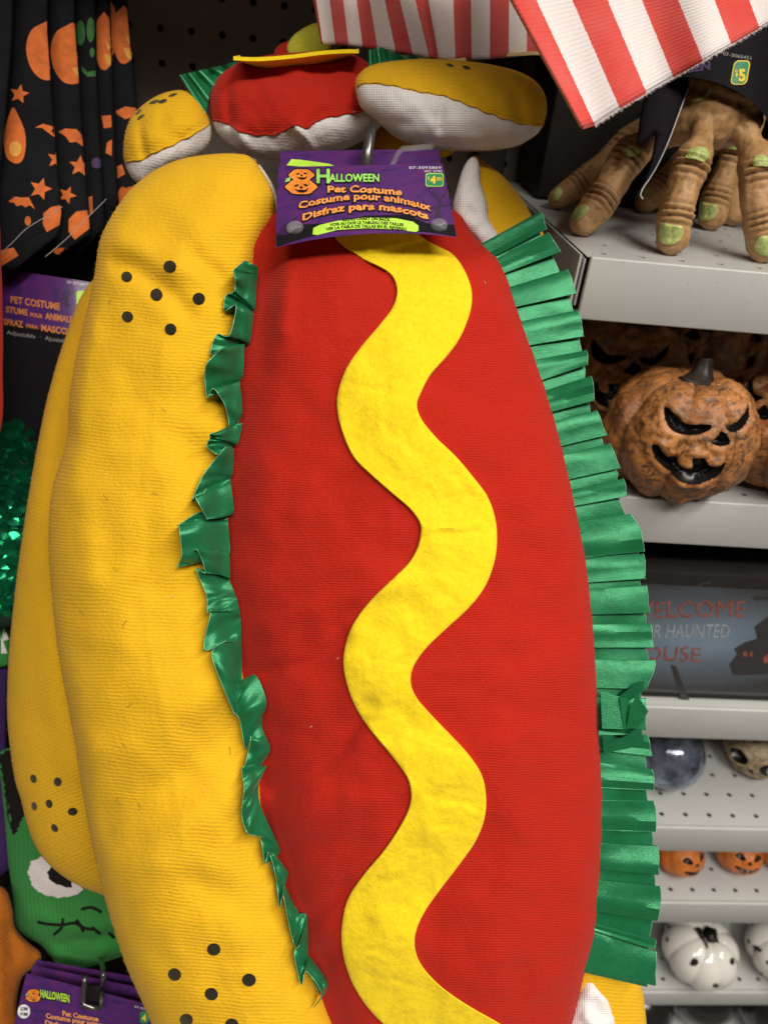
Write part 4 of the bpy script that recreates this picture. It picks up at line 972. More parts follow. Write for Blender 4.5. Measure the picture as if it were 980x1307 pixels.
def star(cx, cy, r, rot=0.):
    return [(cx+(r if i % 2 == 0 else r*.45)*math.cos(rot+i*math.pi/5-math.pi/2), cy+(r if i % 2 == 0 else r*.45)*math.sin(rot+i*math.pi/5-math.pi/2)) for i in range(10)]
def bat(x, y, w, h):
    return [(x-w, y-h*.2), (x-w*.5, y-h), (x, y-h*.85), (x+w*.55, y-h*.9), (x+w, y+h), (x+w*.6, y+h*.35), (x+w*.3, y+h*.7), (x, y+h*.3), (x-w*.35, y+h*.55), (x-w*.55, y)]
def pr(S, out, mat, nm='print_motif', off=.0004, sm=False):
    o = cr(out, 2, True) if sm else dens(out, 2); po = S[1].poly; ins = inside(o, po); q = []
    pc = cr(po, 1.5, True) if len(po) < 200 else po
    for p, k in zip(o, ins):
        if not k: p = pc[np.argmin(np.hypot(*(pc-p).T))]; p = p+np.array([-1.6 if p[0] > po[:, 0].mean() else 1.6, 0])
        if not q or np.hypot(*(np.asarray(q[-1])-p)) > .6: q.append(p)
    sm = False; out = np.array(q)
    return drape(nm, out, S[1].bvh, off, MT[mat], S[0], sp=3, smooth_outline=sm, step=2)
def pump_print(S, x, y, rx, ry, face=1):
    pr(S, [(x-rx*.2, y-ry), (x+rx*.05, y-ry*1.08), (x+rx*.25, y-ry*.97), (x+rx*.75, y-ry*.75), (x+rx, y), (x+rx*.8, y+ry*.7), (x+rx*.2, y+ry*.97), (x-rx*.4, y+ry*.9), (x-rx*.85, y+ry*.45), (x-rx, y-ry*.2), (x-rx*.75, y-ry*.75)], 'orange_print', 'pumpkin_print', sm=True)
    if face:
        pr(S, [(x+rx*.15, y-ry*.1), (x+rx*.5, y+ry*.1), (x+rx*.85, y-ry*.2), (x+rx*.8, y+ry*.15), (x+rx*.45, y+ry*.3)], 'yellow_print', 'pumpkin_print_eye', .0008)
        pr(S, [(x+rx*.0, y+ry*.45), (x+rx*.35, y+ry*.4), (x+rx*.6, y+ry*.5), (x+rx*.8, y+ry*.35), (x+rx*.7, y+ry*.85), (x+rx*.3, y+ry*.75)], 'yellow_print', 'pumpkin_print_mouth', .0008)
pump_print(sB, 62, 66, 28, 37); pump_print(sC, 92, 70, 27, 38)
pr(sB, star(25, 120, 13, .2), 'orange_print'); pr(sB, star(52, 241, 15, .3), 'orange_print'); pr(sB, star(73, 203, 13, .2), 'orange_print')
pr(sB, [(45, 163), (55, 158), (70, 162), (70, 175), (60, 168), (54, 163)], 'orange_print'); pr(sB, bat(28, 259, 17, 8), 'orange_print'); pr(sB, dot(36, 282, 4, 6), 'orange_print')
pr(sB, [(16, 138), (24, 148), (32, 168), (33, 190), (28, 206), (18, 208), (8, 198), (6, 170)], 'orange_print', sm=True); pr(sB, dot(20, 190, 8, 10), 'yellow_print', off=.0008)
pr(sB, [(56, 272), (66, 264), (79, 262), (82, 284), (60, 296), (55, 286)], 'orange_print'); pr(sB, [(-10, 322), (18, 316), (24, 326), (2, 340)], 'orange_print')
pr(sC, [(75, 168), (84, 164), (98, 165), (108, 176), (108, 188), (98, 181), (90, 182), (84, 174)], 'orange_print'); pr(sC, star(102, 212, 14, .1), 'orange_print'); pr(sC, star(86, 249, 12, .4), 'orange_print')
pr(sC, [(88, 280), (98, 270), (114, 268), (117, 290), (96, 306), (88, 296)], 'orange_print'); pr(sC, [(62, 318), (76, 326), (96, 336), (104, 330), (84, 316)], 'orange_print')
pr(sD, dot(103, 42, 6, 16), 'green_print'); pr(sD, dot(116, 38, 5, 16), 'green_print'); pr(sD, [(104, 84), (112, 92), (122, 90), (123, 97), (112, 98), (106, 92)], 'green_print'); pr(sD, dot(118, 67, 3, 6), 'green_print')
pr(sD, dot(124, 208, 7, 7), 'purple_print'); pr(sD, [(113, 252), (118, 250), (119, 272), (115, 274)], 'orange_print')
pump_print(sE, 133, 54, 12, 36, 1); pr(sE, [(130, 148), (142, 147), (143, 162), (133, 164)], 'orange_print'); pr(sE, [(137, 182), (143, 178), (143, 199), (135, 195)], 'orange_print')
pump_print(sF, 158, 46, 14, 36, 1); pump_print(sF, 142, 38, 7, 34, 0); pr(sF, [(148, 142), (160, 136), (175, 138), (174, 148), (160, 152), (150, 146)], 'orange_print')
pr(sF, [(146, 214), (156, 210), (160, 222), (150, 228)], 'orange_print'); pr(sF, dot(142, 262, 8, 26, 16, .1), 'orange_print'); pr(sF, dot(156, 252, 6, 14, 12, .1), 'orange_print'); pr(sF, [(160, 240), (178, 236), (176, 250), (164, 258)], 'orange_print')
for j, pl in enumerate(([(-5, 330), (18, 308), (34, 292), (60, 276), (80, 264)], [(58, 328), (84, 306), (110, 280), (136, 254)])):
    V, F = tube([pt(x, y, .497) for x, y in cr(pl, 6)], .00025, 5)
    mk('loose_thread', V, F, MT['thread'], None, label=('pale loose thread hanging across the black printed garments, the longer one at the left', 'pale loose thread on the black garment with the bat')[j], cat='thread', group='loose threads')

sl = puff([(-330, 120), (-60, 150), (-6, 260), (2, 340), (4, 400), (4, 470), (-2, 560), (-60, 640), (-330, 640)], .03, .47, sp=14, seed=31., nz=.004, nsc=.02)
mk('red_garment', sl.P, sl.Fall, MT['red'], None, uv=sl.uv, label='sliver of a red garment at the left picture edge beside the Adjustable card', cat='pet costume')
# dark header card at left
cl = [(4, 343), (128, 362), (140, 600), (-8, 560)]
lm = quad_map(cl, .535, .002); li_ = inv_quad(cl)
def lmf(P, off=.0003): return lm(li_(P), off)
lc = thing('header_card', pt(60, 350, .54), 'dark purple Adjustable card half hidden behind the yellow bun at left', 'header card', G_CARD)
card_sheet(lm, lc, 'card_front', MT['card'])
flat_patch('black_panel', [(2, 408), (40, 418), (110, 430), (138, 432), (140, 598), (-7, 558)], lambda P: lmf(P, .0001), MT['card_black'], lc)
for s, x0, x1, y, hh, mt in (('PET COSTUME', 14, 77, 391, 9, 'ink_dull'), ('STUME', 8, 36, 400.5, 8, 'ink_dull'), ('POUR', 39, 55, 405, 5, 'ink_dull'), ('ANIMAUX', 58, 98, 410, 8.5, 'ink_dull'), ('SFRAZ', 5, 30, 416, 8, 'ink_dull'), ('PARA', 34, 49, 419, 5, 'ink_dull'), ('MASCOTA', 53, 99, 425.5, 8.5, 'ink_dull'), ('Adjustable  ·  Ajustable', 9, 90, 432.5, 5.4, 'ink_grey')):
    text_on('lettering', s, lmf, x0, x1, y, hh, MT[mt], lc, bold=.03 if mt == 'ink_dull' else 0, slope=(x1-x0)*.075)
text_on('item_number', '07-3123697', lmf, 86, 113, 363.5, 3.5, MT['ink_white'], lc, bold=.0, slope=2)
flat_patch('price_sticker', rrect(98, 371, 116, 390, 3), lambda P: lmf(P, .0002), MT['ink_lime'], lc); text_on('price', '4', lmf, 101, 108, 386, 9, MT['ink_sticker'], lc, bold=.05)
tree_print(lmf, [((86, 392, 3), (85, 382, 1.6)), ((85, 382, 1.6), (78, 372, .6)), ((85, 382, 1.4), (90, 372, .6)), ((85, 384, 1), (74, 379, .5))], lc, MT['ink_tree'])

# ================================================================== GREEN SEQUIN COSTUME (left edge)
seq = thing('sequin_costume', pt(20, 640, .53), 'shiny emerald sequin costume at the left edge behind the yellow bun', 'pet costume')
q = puff([(-60, 540), (-20, 528), (25, 526), (50, 545), (70, 620), (60, 720), (30, 790), (-10, 800), (-60, 780)], .02, .545, sp=8, nz=.004, nsc=.03, seed=4.)
mk('backing_cloth', q.P, q.Fall, MT['dark_cloth'], seq, uv=q.uv)
rs = random.Random(5); sm = None
for j in range(19):
    for i in range(7):
        x = -8+i*10.5+(5 if j % 2 else 0)+rs.uniform(-1.5, 1.5)+(-6 if j > 14 else 0); y = 545+j*13+rs.uniform(-2, 2)
        h = cast(q.bvh, [(x, y)])[0]
        if np.isnan(h[0]): continue
        if sm is None:
            V = [(.0054*math.cos(t)*1., .0056*math.sin(t), -.0007+.0003*math.cos(2*t)) for t in [2*math.pi*k/12 for k in range(12)]]+[(0, 0, .0003)]
            sm = bpy.data.meshes.new('sequin'); sm.from_pydata(V, [], [(k, (k+1) % 12, 12) for k in range(12)]); sm.materials.append(MT['sequin'])
        s = bpy.data.objects.new('sequin', sm); COL.objects.link(s); s.parent = seq
        n = Vector(-AF+AU*(-.05+rs.uniform(-.35, .35))+AR*rs.uniform(-.25, .25))
        s.location = Vector(h-AF*.0016)-Vector(seq.location); s.rotation_euler = n.to_track_quat('Z', 'Y').to_euler()

# ================================================================== GREEN KNIT MONSTER GARMENT (lower left)
kn = thing('knit_costume', pt(80, 1200, .55), 'green knit pet costume with a stitched mouth and one big white eye, lower left', 'pet costume')
kq = puff([(0, 960), (60, 950), (150, 960), (220, 1010), (230, 1120), (220, 1190), (170, 1215), (140, 1226), (110, 1235), (80, 1236), (66, 1222), (52, 1206), (32, 1194), (20, 1180), (16, 1140), (10, 1090), (6, 1040), (2, 1000)], .026, .565, sp=7, nz=.003, nsc=.02, seed=8.,
          wr=lambda V: ridge(V, [(30, 1196), (80, 1206), (110, 1200), (160, 1196)], 6, -.005)+ridge(V, [(40, 1170), (100, 1185), (160, 1180)], 9, .002)+ridge(V, [(30, 1140), (80, 1150), (150, 1150)], 10, -.001)
          + np.where(V[:, 1] > 1208, .0011*np.sin(V[:, 0]*1.05), 0))
mk('knit_body', kq.P, kq.Fall, MT['green_knit'], kn, uv=kq.uv)
def jag(poly, a=1.6):
    P = dens(poly, 3.2); return [(x+(a if i % 2 else -a)*.6, y+(a if (i//2) % 2 else -a)*.5) for i, (x, y) in enumerate(P)]
drape('knit_hair', jag([(-2, 930), (60, 930), (34, 1036), (26, 1050), (22, 1062), (17, 1066), (12, 1050), (4, 1040), (-3, 1020)]), kq.bvh, .0004, MT['black_knit'], kn, smooth_outline=False)
drape('knit_eye', jag([(36, 1113), (40, 1100), (52, 1094), (64, 1096), (80, 1104), (100, 1120), (106, 1136), (96, 1143), (76, 1146), (56, 1142), (42, 1132)], 1.2), kq.bvh, .0006, MT['white_cloth'], kn, smooth_outline=False)
drape('knit_pupil', jag([(61, 1114), (66, 1106), (76, 1104), (92, 1118), (92, 1134), (76, 1130), (64, 1124)], 1.2), kq.bvh, .0010, MT['black_knit'], kn, smooth_outline=False)
for pl in ([(49, 1176), (60, 1179), (80, 1180), (96, 1178), (108, 1184), (120, 1186)], [(81, 1172), (79, 1184), (70, 1192)], [(98, 1174), (103, 1180), (107, 1188)], [(118, 1183), (128, 1191)], [(140, 1190), (146, 1196)], [(105, 1160), (118, 1158), (130, 1164)], [(47, 1080), (50, 1074)]):
    h = cast(kq.bvh, cr(pl, 4)); h = h[~np.isnan(h[:, 0])]
    if len(h) > 1: V, F = tube([p-AF*.0004 for p in h], .0011, 6); mk('knit_stitch', V, F, MT['black_knit'], kn)
# purple and dark strip, and zigzag trimmed cloth at the very edge
pq = puff([(-60, 830), (8, 836), (11, 880), (10, 960), (16, 1010), (22, 1062), (12, 1110), (-60, 1120)], .012, .59, sp=9, seed=1.)
mk('purple_garment', pq.P, pq.Fall, MT['purple_knit'], None, uv=pq.uv, label='strip of dark purple knit at the left edge above the green knit costume', cat='pet costume')
zq = puff([(-60, 765), (4, 765), (12, 800), (14, 836), (10, 850), (-60, 850)], .008, .575, sp=8, seed=1.)
zo = mk('zigzag_garment', zq.P, zq.Fall, MT['green_knit'], None, uv=zq.uv, label='sliver of green cloth with white zigzag trim at the left edge', cat='pet costume')
for pl in ([(2, 772), (10, 786), (4, 788)], [(3, 784), (11, 800), (4, 802)], [(4, 798), (12, 816), (4, 818)], [(2, 812), (10, 834), (2, 834)]):
    drape('zigzag_tooth', pl, zq.bvh, .0006, MT['white_cloth'], zo, smooth_outline=False, sp=5)
# orange cloth at the lower left
oq = puff([(-70, 1120), (-10, 1128), (8, 1136), (16, 1158), (20, 1184), (36, 1202), (52, 1216), (50, 1232), (30, 1246), (22, 1280), (20, 1340), (-70, 1340)], .022, .545, sp=7, nz=.005, nsc=.03, seed=6., wr=lambda V: ridge(V, [(10, 1170), (20, 1220), (26, 1240)], 6, -.004)+ridge(V, [(-10, 1180), (0, 1230), (2, 1290)], 8, .003))
mk('orange_costume', oq.P, oq.Fall, MT['orange_cloth'], None, uv=oq.uv, label='dull orange plush costume in the lower left corner', cat='pet costume')

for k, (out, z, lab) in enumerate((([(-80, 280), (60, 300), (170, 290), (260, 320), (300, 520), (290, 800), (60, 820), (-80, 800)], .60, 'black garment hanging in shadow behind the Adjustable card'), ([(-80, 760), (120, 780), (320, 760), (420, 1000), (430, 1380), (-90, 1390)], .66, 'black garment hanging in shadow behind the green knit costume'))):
    q = puff(out, .02, z, sp=16, nz=.006, nsc=.02, seed=k+20.); mk('dark_filler', q.P, q.Fall, MT['black_knit'], None, uv=q.uv, label=lab, cat='pet costume', group='black garments in shadow')  # added dark sheets that blacken the gaps behind the left stock
# cards at the bottom left, one behind the other
CB = [([(34, 1242), (205, 1286), (215, 1390), (10, 1345)], .505, 'purple card with a white size sticker, front of the stack at lower left'),
      ([(42, 1232), (214, 1268), (222, 1380), (20, 1335)], .520, 'purple card in the lower left stack just behind the one with the size sticker'),
      ([(47, 1225), (216, 1254), (224, 1370), (26, 1325)], .532, 'hindmost purple card of the lower left stack, under the green knit cuff')]
for k, (c, z, lab) in enumerate(CB):
    t = thing('header_card', pt(110, 1240, z), lab, 'header card', 'stacked purple cards at lower left'); m0 = quad_map(c, z, .001); i0 = inv_quad(c)
    card_sheet(m0, t, 'card_front', MT['card'])
    if k == 0:
        f0 = lambda P, off=.0003: m0(i0(P), off)
        logo_pumpkins(f0, 43, 1274, .46, t)
        text_on('logo_shadow', 'HALLOWEEN', lambda P: f0(P, .0004), 51.5, 90, 1277, 11, MT['ink_black'], t, bold=.09, slope=3.5)
        text_on('logo_lettering', 'HALLOWEEN', lambda P: f0(P, .0006), 52, 89, 1276, 10, MT['ink_lime'], t, bold=.03, slope=3.5)
        flat_patch('size_sticker', dot(31, 1291, 8, 9), lambda P: f0(P, .0003), MT['ink_white'], t)
        text_on('size_lettering', 'S/M', lambda P: f0(P, .0005), 26.5, 35.5, 1290, 5, MT['ink_black'], t, bold=.02); text_on('size_lettering', 'P/M', lambda P: f0(P, .0005), 26.5, 35.5, 1297, 5, MT['ink_black'], t, bold=.02)
        for s, x0, x1, y in (('Pet Costume', 80, 126, 1300), ('Costume pour animaux', 59, 140, 1306), ('Disfraz para mascota', 58, 140, 1315)): text_on('lettering', s, f0, x0, x1, y, 6.4, MT['ink_orange'], t, bold=.03, slope=(x1-x0)*.085)
        flat_patch('price_sticker', rrect(179, 1291, 190, 1306, 3), f0, MT['ink_sticker'], t); text_on('price', '4', lambda P: f0(P, .0005), 181, 187, 1303, 8, MT['ink_yellow'], t, bold=.04)
        text_on('item_number', '07-3065', f0, 172, 190, 1288, 2.6, MT['ink_white'], t, bold=0, slope=2)
        flat_patch('hang_slot', rrect(107, 1258, 131, 1287, 5), lambda P: f0(P, .0002), MT['ink_black'], t)
hb = thing('peg_hook', pt(120, 1270, .50), 'bright steel hook end poking through the slot of the lower left card', 'hook')
e0 = pt(107, 1284, .495); e1 = pt(109, 1246, .497); bk = onY(110, 1200, YB-.004)
V, F = tube(cr([bk, pt(128, 1225, .56), pt(130, 1262, .505), pt(128, 1287, .497), pt(118, 1286, .493), e0, e1], .004), .0017, 8); mk('hook_wire', V, F, MT['wire'], hb)

# ================================================================== MONSTER HAND
z1 = deck_z[0]
import bmesh
def blob(chains):
    bm = bmesh.new()
    for ch in chains:
        P = cr([np.append(p, r) for p, r in ch], .0022)
        for p in P:
            bmesh.ops.create_icosphere(bm, subdivisions=2, radius=float(p[3]), matrix=Matrix.Translation(Vector(p[:3])))
    me = bpy.data.meshes.new('t'); bm.to_mesh(me); bm.free()
    o = bpy.data.objects.new('t', me); COL.objects.link(o); md = o.modifiers.new('r', 'REMESH'); md.mode = 'VOXEL'; md.voxel_size = .0011
    s = o.modifiers.new('s', 'SMOOTH'); s.iterations = 4; s.factor = .5
    bpy.context.view_layer.update(); e = o.evaluated_get(bpy.context.evaluated_depsgraph_get()); m = e.to_mesh()
    V = np.array([tuple(v.co) for v in m.vertices]); N = np.array([tuple(v.normal) for v in m.vertices]); F = [tuple(p.vertices) for p in m.polygons]
    e.to_mesh_clear(); bpy.data.objects.remove(o); bpy.data.meshes.remove(me); return V, N, F
def H(px, py, Y): return onY(px, py, Y)
t1 = onZ(744, 283, z1+.009); t0 = onZ(712, 254, z1+.008); t2 = onZ(858, 304, z1+.010); t3 = onZ(975, 314, z1+.010); t4 = onZ(936, 272, z1+.010)
palm = H(905, 148, .535)
fing = [
    ('f1', [(t1, .0098), (H(765, 258, t1[1]+.004), .0118), (H(786, 224, t1[1]+.016), .0112), (H(803, 199, t1[1]+.022), .0128), (H(824, 186, t1[1]+.030), .0090), (H(850, 170, .56), .010), (palm, .016)]),
    ('f0', [(t0, .0080), (H(738, 235, t0[1]+.004), .010), (H(775, 205, t0[1]+.01), .0095), (H(800, 180, t0[1]+.014), .010), (H(850, 150, .60), .010), (palm+np.array([0, .02, 0]), .016)]),
    ('f2', [(t2, .0108), (H(861, 276, t2[1]+.002), .0112), (H(872, 238, t2[1]+.010), .0108), (H(883, 206, t2[1]+.016), .0118), (H(893, 182, t2[1]+.026), .0078), (H(898, 160, t2[1]+.036), .0085), (palm+np.array([0, 0, .004]), .019)]),
    ('f3', [(t3, .0108), (H(971, 282, t3[1]+.002), .0112), (H(966, 240, t3[1]+.010), .0112), (H(966, 214, t3[1]+.015), .0118), (H(958, 188, t3[1]+.026), .0085), (H(944, 160, t3[1]+.036), .0095), (palm+np.array([.012, 0, .004]), .017)]),
    ('f4', [(t4, .0095), (H(936, 245, t4[1]+.004), .0105), (H(934, 215, t4[1]+.008), .010), (H(928, 180, t4[1]+.01), .0105), (palm+np.array([0, .01, 0]), .016)]),
]
wr0 = H(914, 112, .545); wr1 = H(932, 60, .56); wr2 = H(946, 20, .575)
chains = [f[1] for f in fing]+[[(palm+np.array([-.010, .004, -.002]), .016), (palm+np.array([.006, .006, 0]), .021), (palm+np.array([.022, .008, 0]), .017)], [(palm, .021), (wr0, .021), (wr1, .019), (wr2, .020)], [(palm+np.array([.016, 0, 0]), .017), (wr0+np.array([.012, 0, 0]), .017), (wr1+np.array([.01, 0, 0]), .017)]]
V, N, F = blob(chains)
def wrinkle(V, N, p, axis, n, lam, amp, rad, back=True):
    a = axis/np.linalg.norm(axis); d = V-p; t = d@a; r = np.linalg.norm(d-np.outer(t, a), axis=1)
    win = np.exp(-(t/(n*lam*.5))**2)*(r < rad)*np.clip((N@-AF)*1.4, 0, 1)
    return N*(amp*np.cos(2*math.pi*t/lam+.4*np.sin(r*500))*win)[:, None]
D = np.zeros_like(V)
for nm, ch in fing[:4]:
    p = [np.asarray(c[0]) for c in ch]
    D += wrinkle(V, N, p[1]+(p[2]-p[1])*.02, p[2]-p[0], 3, .0042, .0013, .016); D += wrinkle(V, N, p[3]+(p[2]-p[3])*.25, p[3]-p[2], 3, .0048, .0014, .018)
D += wrinkle(V, N, palm+np.array([0, 0, .016]), np.array([.25, 0, 1.]), 3, .0100, .0011, .040)
D += N*(.0009*np.array([noise.fractal(Vector(v*120), 1., 2., 4) for v in V]))[:, None]
V = V+D
hand = thing('monster_hand', (palm[0], palm[1], z1), 'tan rubber monster hand with green nails standing on its fingertips on the top shelf', 'rubber hand', 'rubber monster hands')
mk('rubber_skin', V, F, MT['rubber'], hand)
hb_ = BVHTree.FromPolygons([tuple(p) for p in V], F)
def nail(out, off=.0016, up=0): drape('green_nail', out, hb_, off, MT['nail'], hand, sp=3, thick=.0012, step=2, nz=.0006)
nail([(728, 275), (738, 263), (748, 262), (751, 268), (740, 279), (732, 281)]); nail([(794, 190), (802, 186), (812, 188), (815, 195), (806, 200), (796, 198)])
nail([(841, 292), (843, 284), (857, 287), (871, 290), (869, 304), (858, 312), (845, 311), (840, 303)]); nail([(874, 198), (880, 190), (892, 187), (902, 190), (906, 198), (898, 206), (886, 203), (874, 201)])
nail([(963, 318), (967, 304), (980, 301), (990, 306), (990, 322), (976, 327)]); nail([(960, 206), (966, 198), (978, 199), (988, 204), (988, 212), (972, 212), (960, 211)])
nail([(705, 250), (708, 241), (716, 239), (717, 247), (712, 256), (707, 256)]); nail([(758, 190), (764, 185), (770, 184), (770, 190), (764, 195)])
nail([(880, 127), (896, 122), (907, 113), (904, 121), (893, 128), (882, 130)])
# thorn on the front left finger
th0 = H(812, 194, t1[1]+.020); th1 = H(836, 176, t1[1]+.012)
V, F = tube([th0, th0*.55+th1*.45+np.array([0, 0, .001]), th0*.2+th1*.8, th1], [.009, .0062, .003, .0003], 14); mk('thorn', V, F, MT['rubber'], hand)
# hands further back on the same shelf
for dx, dy, rz, lab in ((.085, .09, -.35, 'shadowed rubber monster hand at the right rear of the top shelf'),):
    c = copy_tree(hand); c.location = (palm[0]+dx, palm[1]+dy, z1); c.rotation_euler = (0, 0, rz); c['label'] = lab
V, F = box(XL+.012, XR-.02, YB-.10, YB-.012, z1+.002, z1+.185, .002)  # added dark block that darkens the shelf back behind the hand
mk('rear_dark_box', V, F, MT['dark_box'], None, sharp=40, label='dark carton at the back of the top shelf behind the monster hands', cat='box')
# cards on the hand
hc = thing('wrist_card', wr0, 'black card band wrapped round the monster hand wrist, priced five dollars', 'price card')
bc = [(818, 40), (972, 62), (952, 134), (828, 122)]
Wm = quad_map(bc, 0, 0); cen = (wr0+wr1)/2
def band(u, v, r):                      # half round band about the wrist
    ax = (wr1-wr0)/np.linalg.norm(wr1-wr0); sx = np.cross(ax, np.array([0, 1, 0])); sx /= np.linalg.norm(sx); fy = np.cross(sx, ax)
    if fy[1] > 0: fy = -fy
    if sx[0] < 0: sx = -sx
    t = math.pi*(u-.5)*1.05; return wr0+ax*(-.021+v*.075)+sx*(math.sin(t)*(r+.008))+fy*(math.cos(t)*(r*.9))
nU, nV = 20, 4; V, F, uv = [], [], []
for j in range(nV):
    for i in range(nU): V.append(band(i/(nU-1), j/(nV-1), .035)); uv.append((i/nU, j/nV))
for j in range(nV-1):
    for i in range(nU-1): a = j*nU+i; F.append((a, a+1, a+nU+1, a+nU))
mk('card_band', V, F, MT['card_black'], hc, uv=uv)
bb_ = BVHTree.FromPolygons([tuple(p) for p in V], F)
def bandmap(off):
    def f(P):
        h = cast(bb_, P); D = rays(P); D /= np.linalg.norm(D, axis=1)[:, None]; k = np.isnan(h[:, 0])
        if k.any(): h[k] = at(P[k], np.nanmean((h-CAM)@AF))
        return h-D*off
    return f
text_on('item_number', '07-3065421', bandmap(.0004), 922, 958, 73.5, 4.6, MT['ink_grey'], hc, bold=.0, slope=3.0)
text_on('logo_lettering', 'EEN', bandmap(.0004), 878, 906, 90, 10, MT['purple_print'], hc, bold=.05, slope=-2)
drape('price_sticker', [(x+3*(y-92)*-.06, y) for x, y in rrect(934, 77, 955, 108, 6)], bb_, .0003, MT['ink_yellow'], hc, smooth_outline=False, sp=5)
drape('price_sticker_face', [(x+3*(y-92)*-.06, y) for x, y in rrect(935.5, 78.5, 953.5, 106.5, 5)], bb_, .0006, MT['ink_sticker'], hc, smooth_outline=False, sp=5)
text_on('price', '5', bandmap(.0010), 942, 951, 103, 15, MT['ink_yellow'], hc, bold=.05); text_on('price', '$', bandmap(.0010), 937.5, 941, 97, 8, MT['ink_yellow'], hc, bold=.03)
fl = cr([(868, 108), (862, 150), (846, 196), (834, 222), (822, 240), (818, 248)], 5); fr_ = cr([(832, 60), (824, 110), (814, 150), (812, 182), (816, 184), (826, 176), (836, 170)], 5)
q = puff([(842, 70), (880, 70), (878, 110), (867, 142), (852, 182), (838, 212), (828, 228), (820, 240), (816, 250), (819, 236), (828, 214), (832, 196), (836, 172), (822, 180), (812, 186), (816, 150), (826, 110)], .004, .47, sp=6, Hb=-.002, smooth_outline=False, nz=.001, pw=.4)
t = thing('hang_card', pt(840, 120, .47), 'black curled card flap hanging in front of the monster fingers', 'price card')
mk('card_flap', q.P, q.Fall, MT['card_black'], t, uv=q.uv)
V, F = tube([pt(x, y, .4695) for x, y in cr([(878, 112), (867, 142), (852, 182), (838, 212), (827, 230), (819, 242), (817, 250), (820, 254)], 4)], .0004, 5); mk('card_edge', V, F, MT['card_edge'], t)

# ================================================================== CARVED PUMPKINS
def sphere_ll(nl, nb): return np.linspace(-math.pi, math.pi, nl, endpoint=False), np.linspace(-math.pi/2, math.pi/2, nb)
PUMP_C = None
def pumpkin_mesh(Rr, sq, polys, lobes=9, lob=.045, nl=200, nb=120, depth=.16, lip=.035, seed=1., rough=.012, phase=0., dimple=.22, lipw=.07):
    """returns verts (local, centre at origin, face towards lon=0 = -Y) and face id per quad: 0 body, k polygon k"""
    lon, lat = sphere_ll(nl, nb); LO, LA = np.meshgrid(lon, lat); lo, la = LO.ravel(), LA.ravel()
    r = 1+lob*(np.abs(np.cos((lo+phase)*lobes/2))**.7-.7)*np.cos(la)**.6
    r -= dimple*np.exp(-((math.pi/2-la)/.33)**2)+.1*np.exp(-((math.pi/2+la)/.4)**2)
    dirs = np.stack([np.cos(la)*np.sin(lo), -np.cos(la)*np.cos(lo), np.sin(la)], 1)
    r += rough*np.array([noise.fractal(Vector(d*3.2)+Vector((seed, 0, 0)), 1., 2., 5) for d in dirs])
    ids = np.zeros(len(lo), int); P2 = np.stack([lo*np.cos(la*.5), la], 1)
    lowd = np.full(len(lo), 9.); cell = 2*math.pi/nl
    for pl in polys:
        poly = cr(pl, .012, True)
        near = np.where((P2[:, 0] > poly[:, 0].min()-.1) & (P2[:, 0] < poly[:, 0].max()+.1) & (P2[:, 1] > poly[:, 1].min()-.1) & (P2[:, 1] < poly[:, 1].max()+.1))[0]
        for q in near:
            dd = np.hypot(*(poly-P2[q]).T); m_ = dd.argmin()
            if dd[m_] < cell*.62: P2[q] = poly[m_]; la[q] = poly[m_][1]; lo[q] = poly[m_][0]/math.cos(la[q]*.5)
    dirs = np.stack([np.cos(la)*np.sin(lo), -np.cos(la)*np.cos(lo), np.sin(la)], 1)
    for k, pl in enumerate(polys):
        poly = cr(pl, .02, True); ins = inside(P2, poly); d = pdist(P2, poly)
        r -= np.where(ins & (d > .004), depth*np.clip(d/.03, 0, 1)**.5, 0); ids[ins & (d > .004)] = k+1; lowd = np.where(ins, 0, np.minimum(lowd, d))
    if polys: r += np.where(lowd > 0, lip*np.exp(-((lowd-.05)/lipw)**2), 0)
    V = dirs*r[:, None]*Rr; V[:, 2] *= sq; F, fid = [], []
    for j in range(nb-1):
        for i in range(nl):
            a, b = j*nl+i, j*nl+(i+1) % nl; F.append((a, b, b+nl, a+nl)); q = [ids[a], ids[b], ids[b+nl], ids[a+nl]]; fid.append(max(q))
    return V, F, np.array(fid)
def put_faces(V, F, fid, names, mats, parent, C):
    F = np.array(F)
    for k, (nm, mt) in enumerate(zip(names, mats)):
        f = F[fid == k]
        if not len(f): continue
        u = np.unique(f); m = np.full(len(V), -1); m[u] = np.arange(len(u)); mk(nm, V[u]+C, m[f], mt, parent)
def px_to_ll(poly, C, Rr, sq, rz):
    """photo outline -> lon/lat on the squashed sphere at C whose front faces rz"""
    out = []
    for p in poly:
        d = rays([p])[0]; o = CAM-C; o = o*[1, 1, 1/sq]; d = d*[1, 1, 1/sq]; a = d@d; b = o@d; c = o@o-Rr*Rr; s = b*b-a*c
        t = (-b-math.sqrt(max(s, 0)))/a; q = (o+d*t)/Rr
        x = q[0]*math.cos(-rz)-q[1]*math.sin(-rz); y = q[0]*math.sin(-rz)+q[1]*math.cos(-rz)
        la = math.asin(max(-1, min(1, q[2]))); lo = math.atan2(x, -y); out.append((lo*math.cos(la*.5), la))
    return out
def stem_mesh(C, base, tip, r0, r1, seed=0):
    P = cr([base, base*.6+tip*.4+np.array([.002, 0, 0]), tip], .001); n = len(P); V, F = tube(P, [r0*(1-i/n)**2.2*.9+r1*(1+.25*(i/n)**3) for i in range(n)]+[] , 15)
    V = [np.asarray(v)*1. for v in V]
    for i, v in enumerate(V):
        k = i % 15; c = P[i//15]; V[i] = c+(v-c)*(1+.18*math.cos(k*2*math.pi/15*5))
    return V, F
z2 = deck_z[1]; G_PUMP = 'rotten jack-o-lantern ornaments'
RP, SQ = .053, .90; CP = onZ(866, 552, z2+RP*SQ*.93)
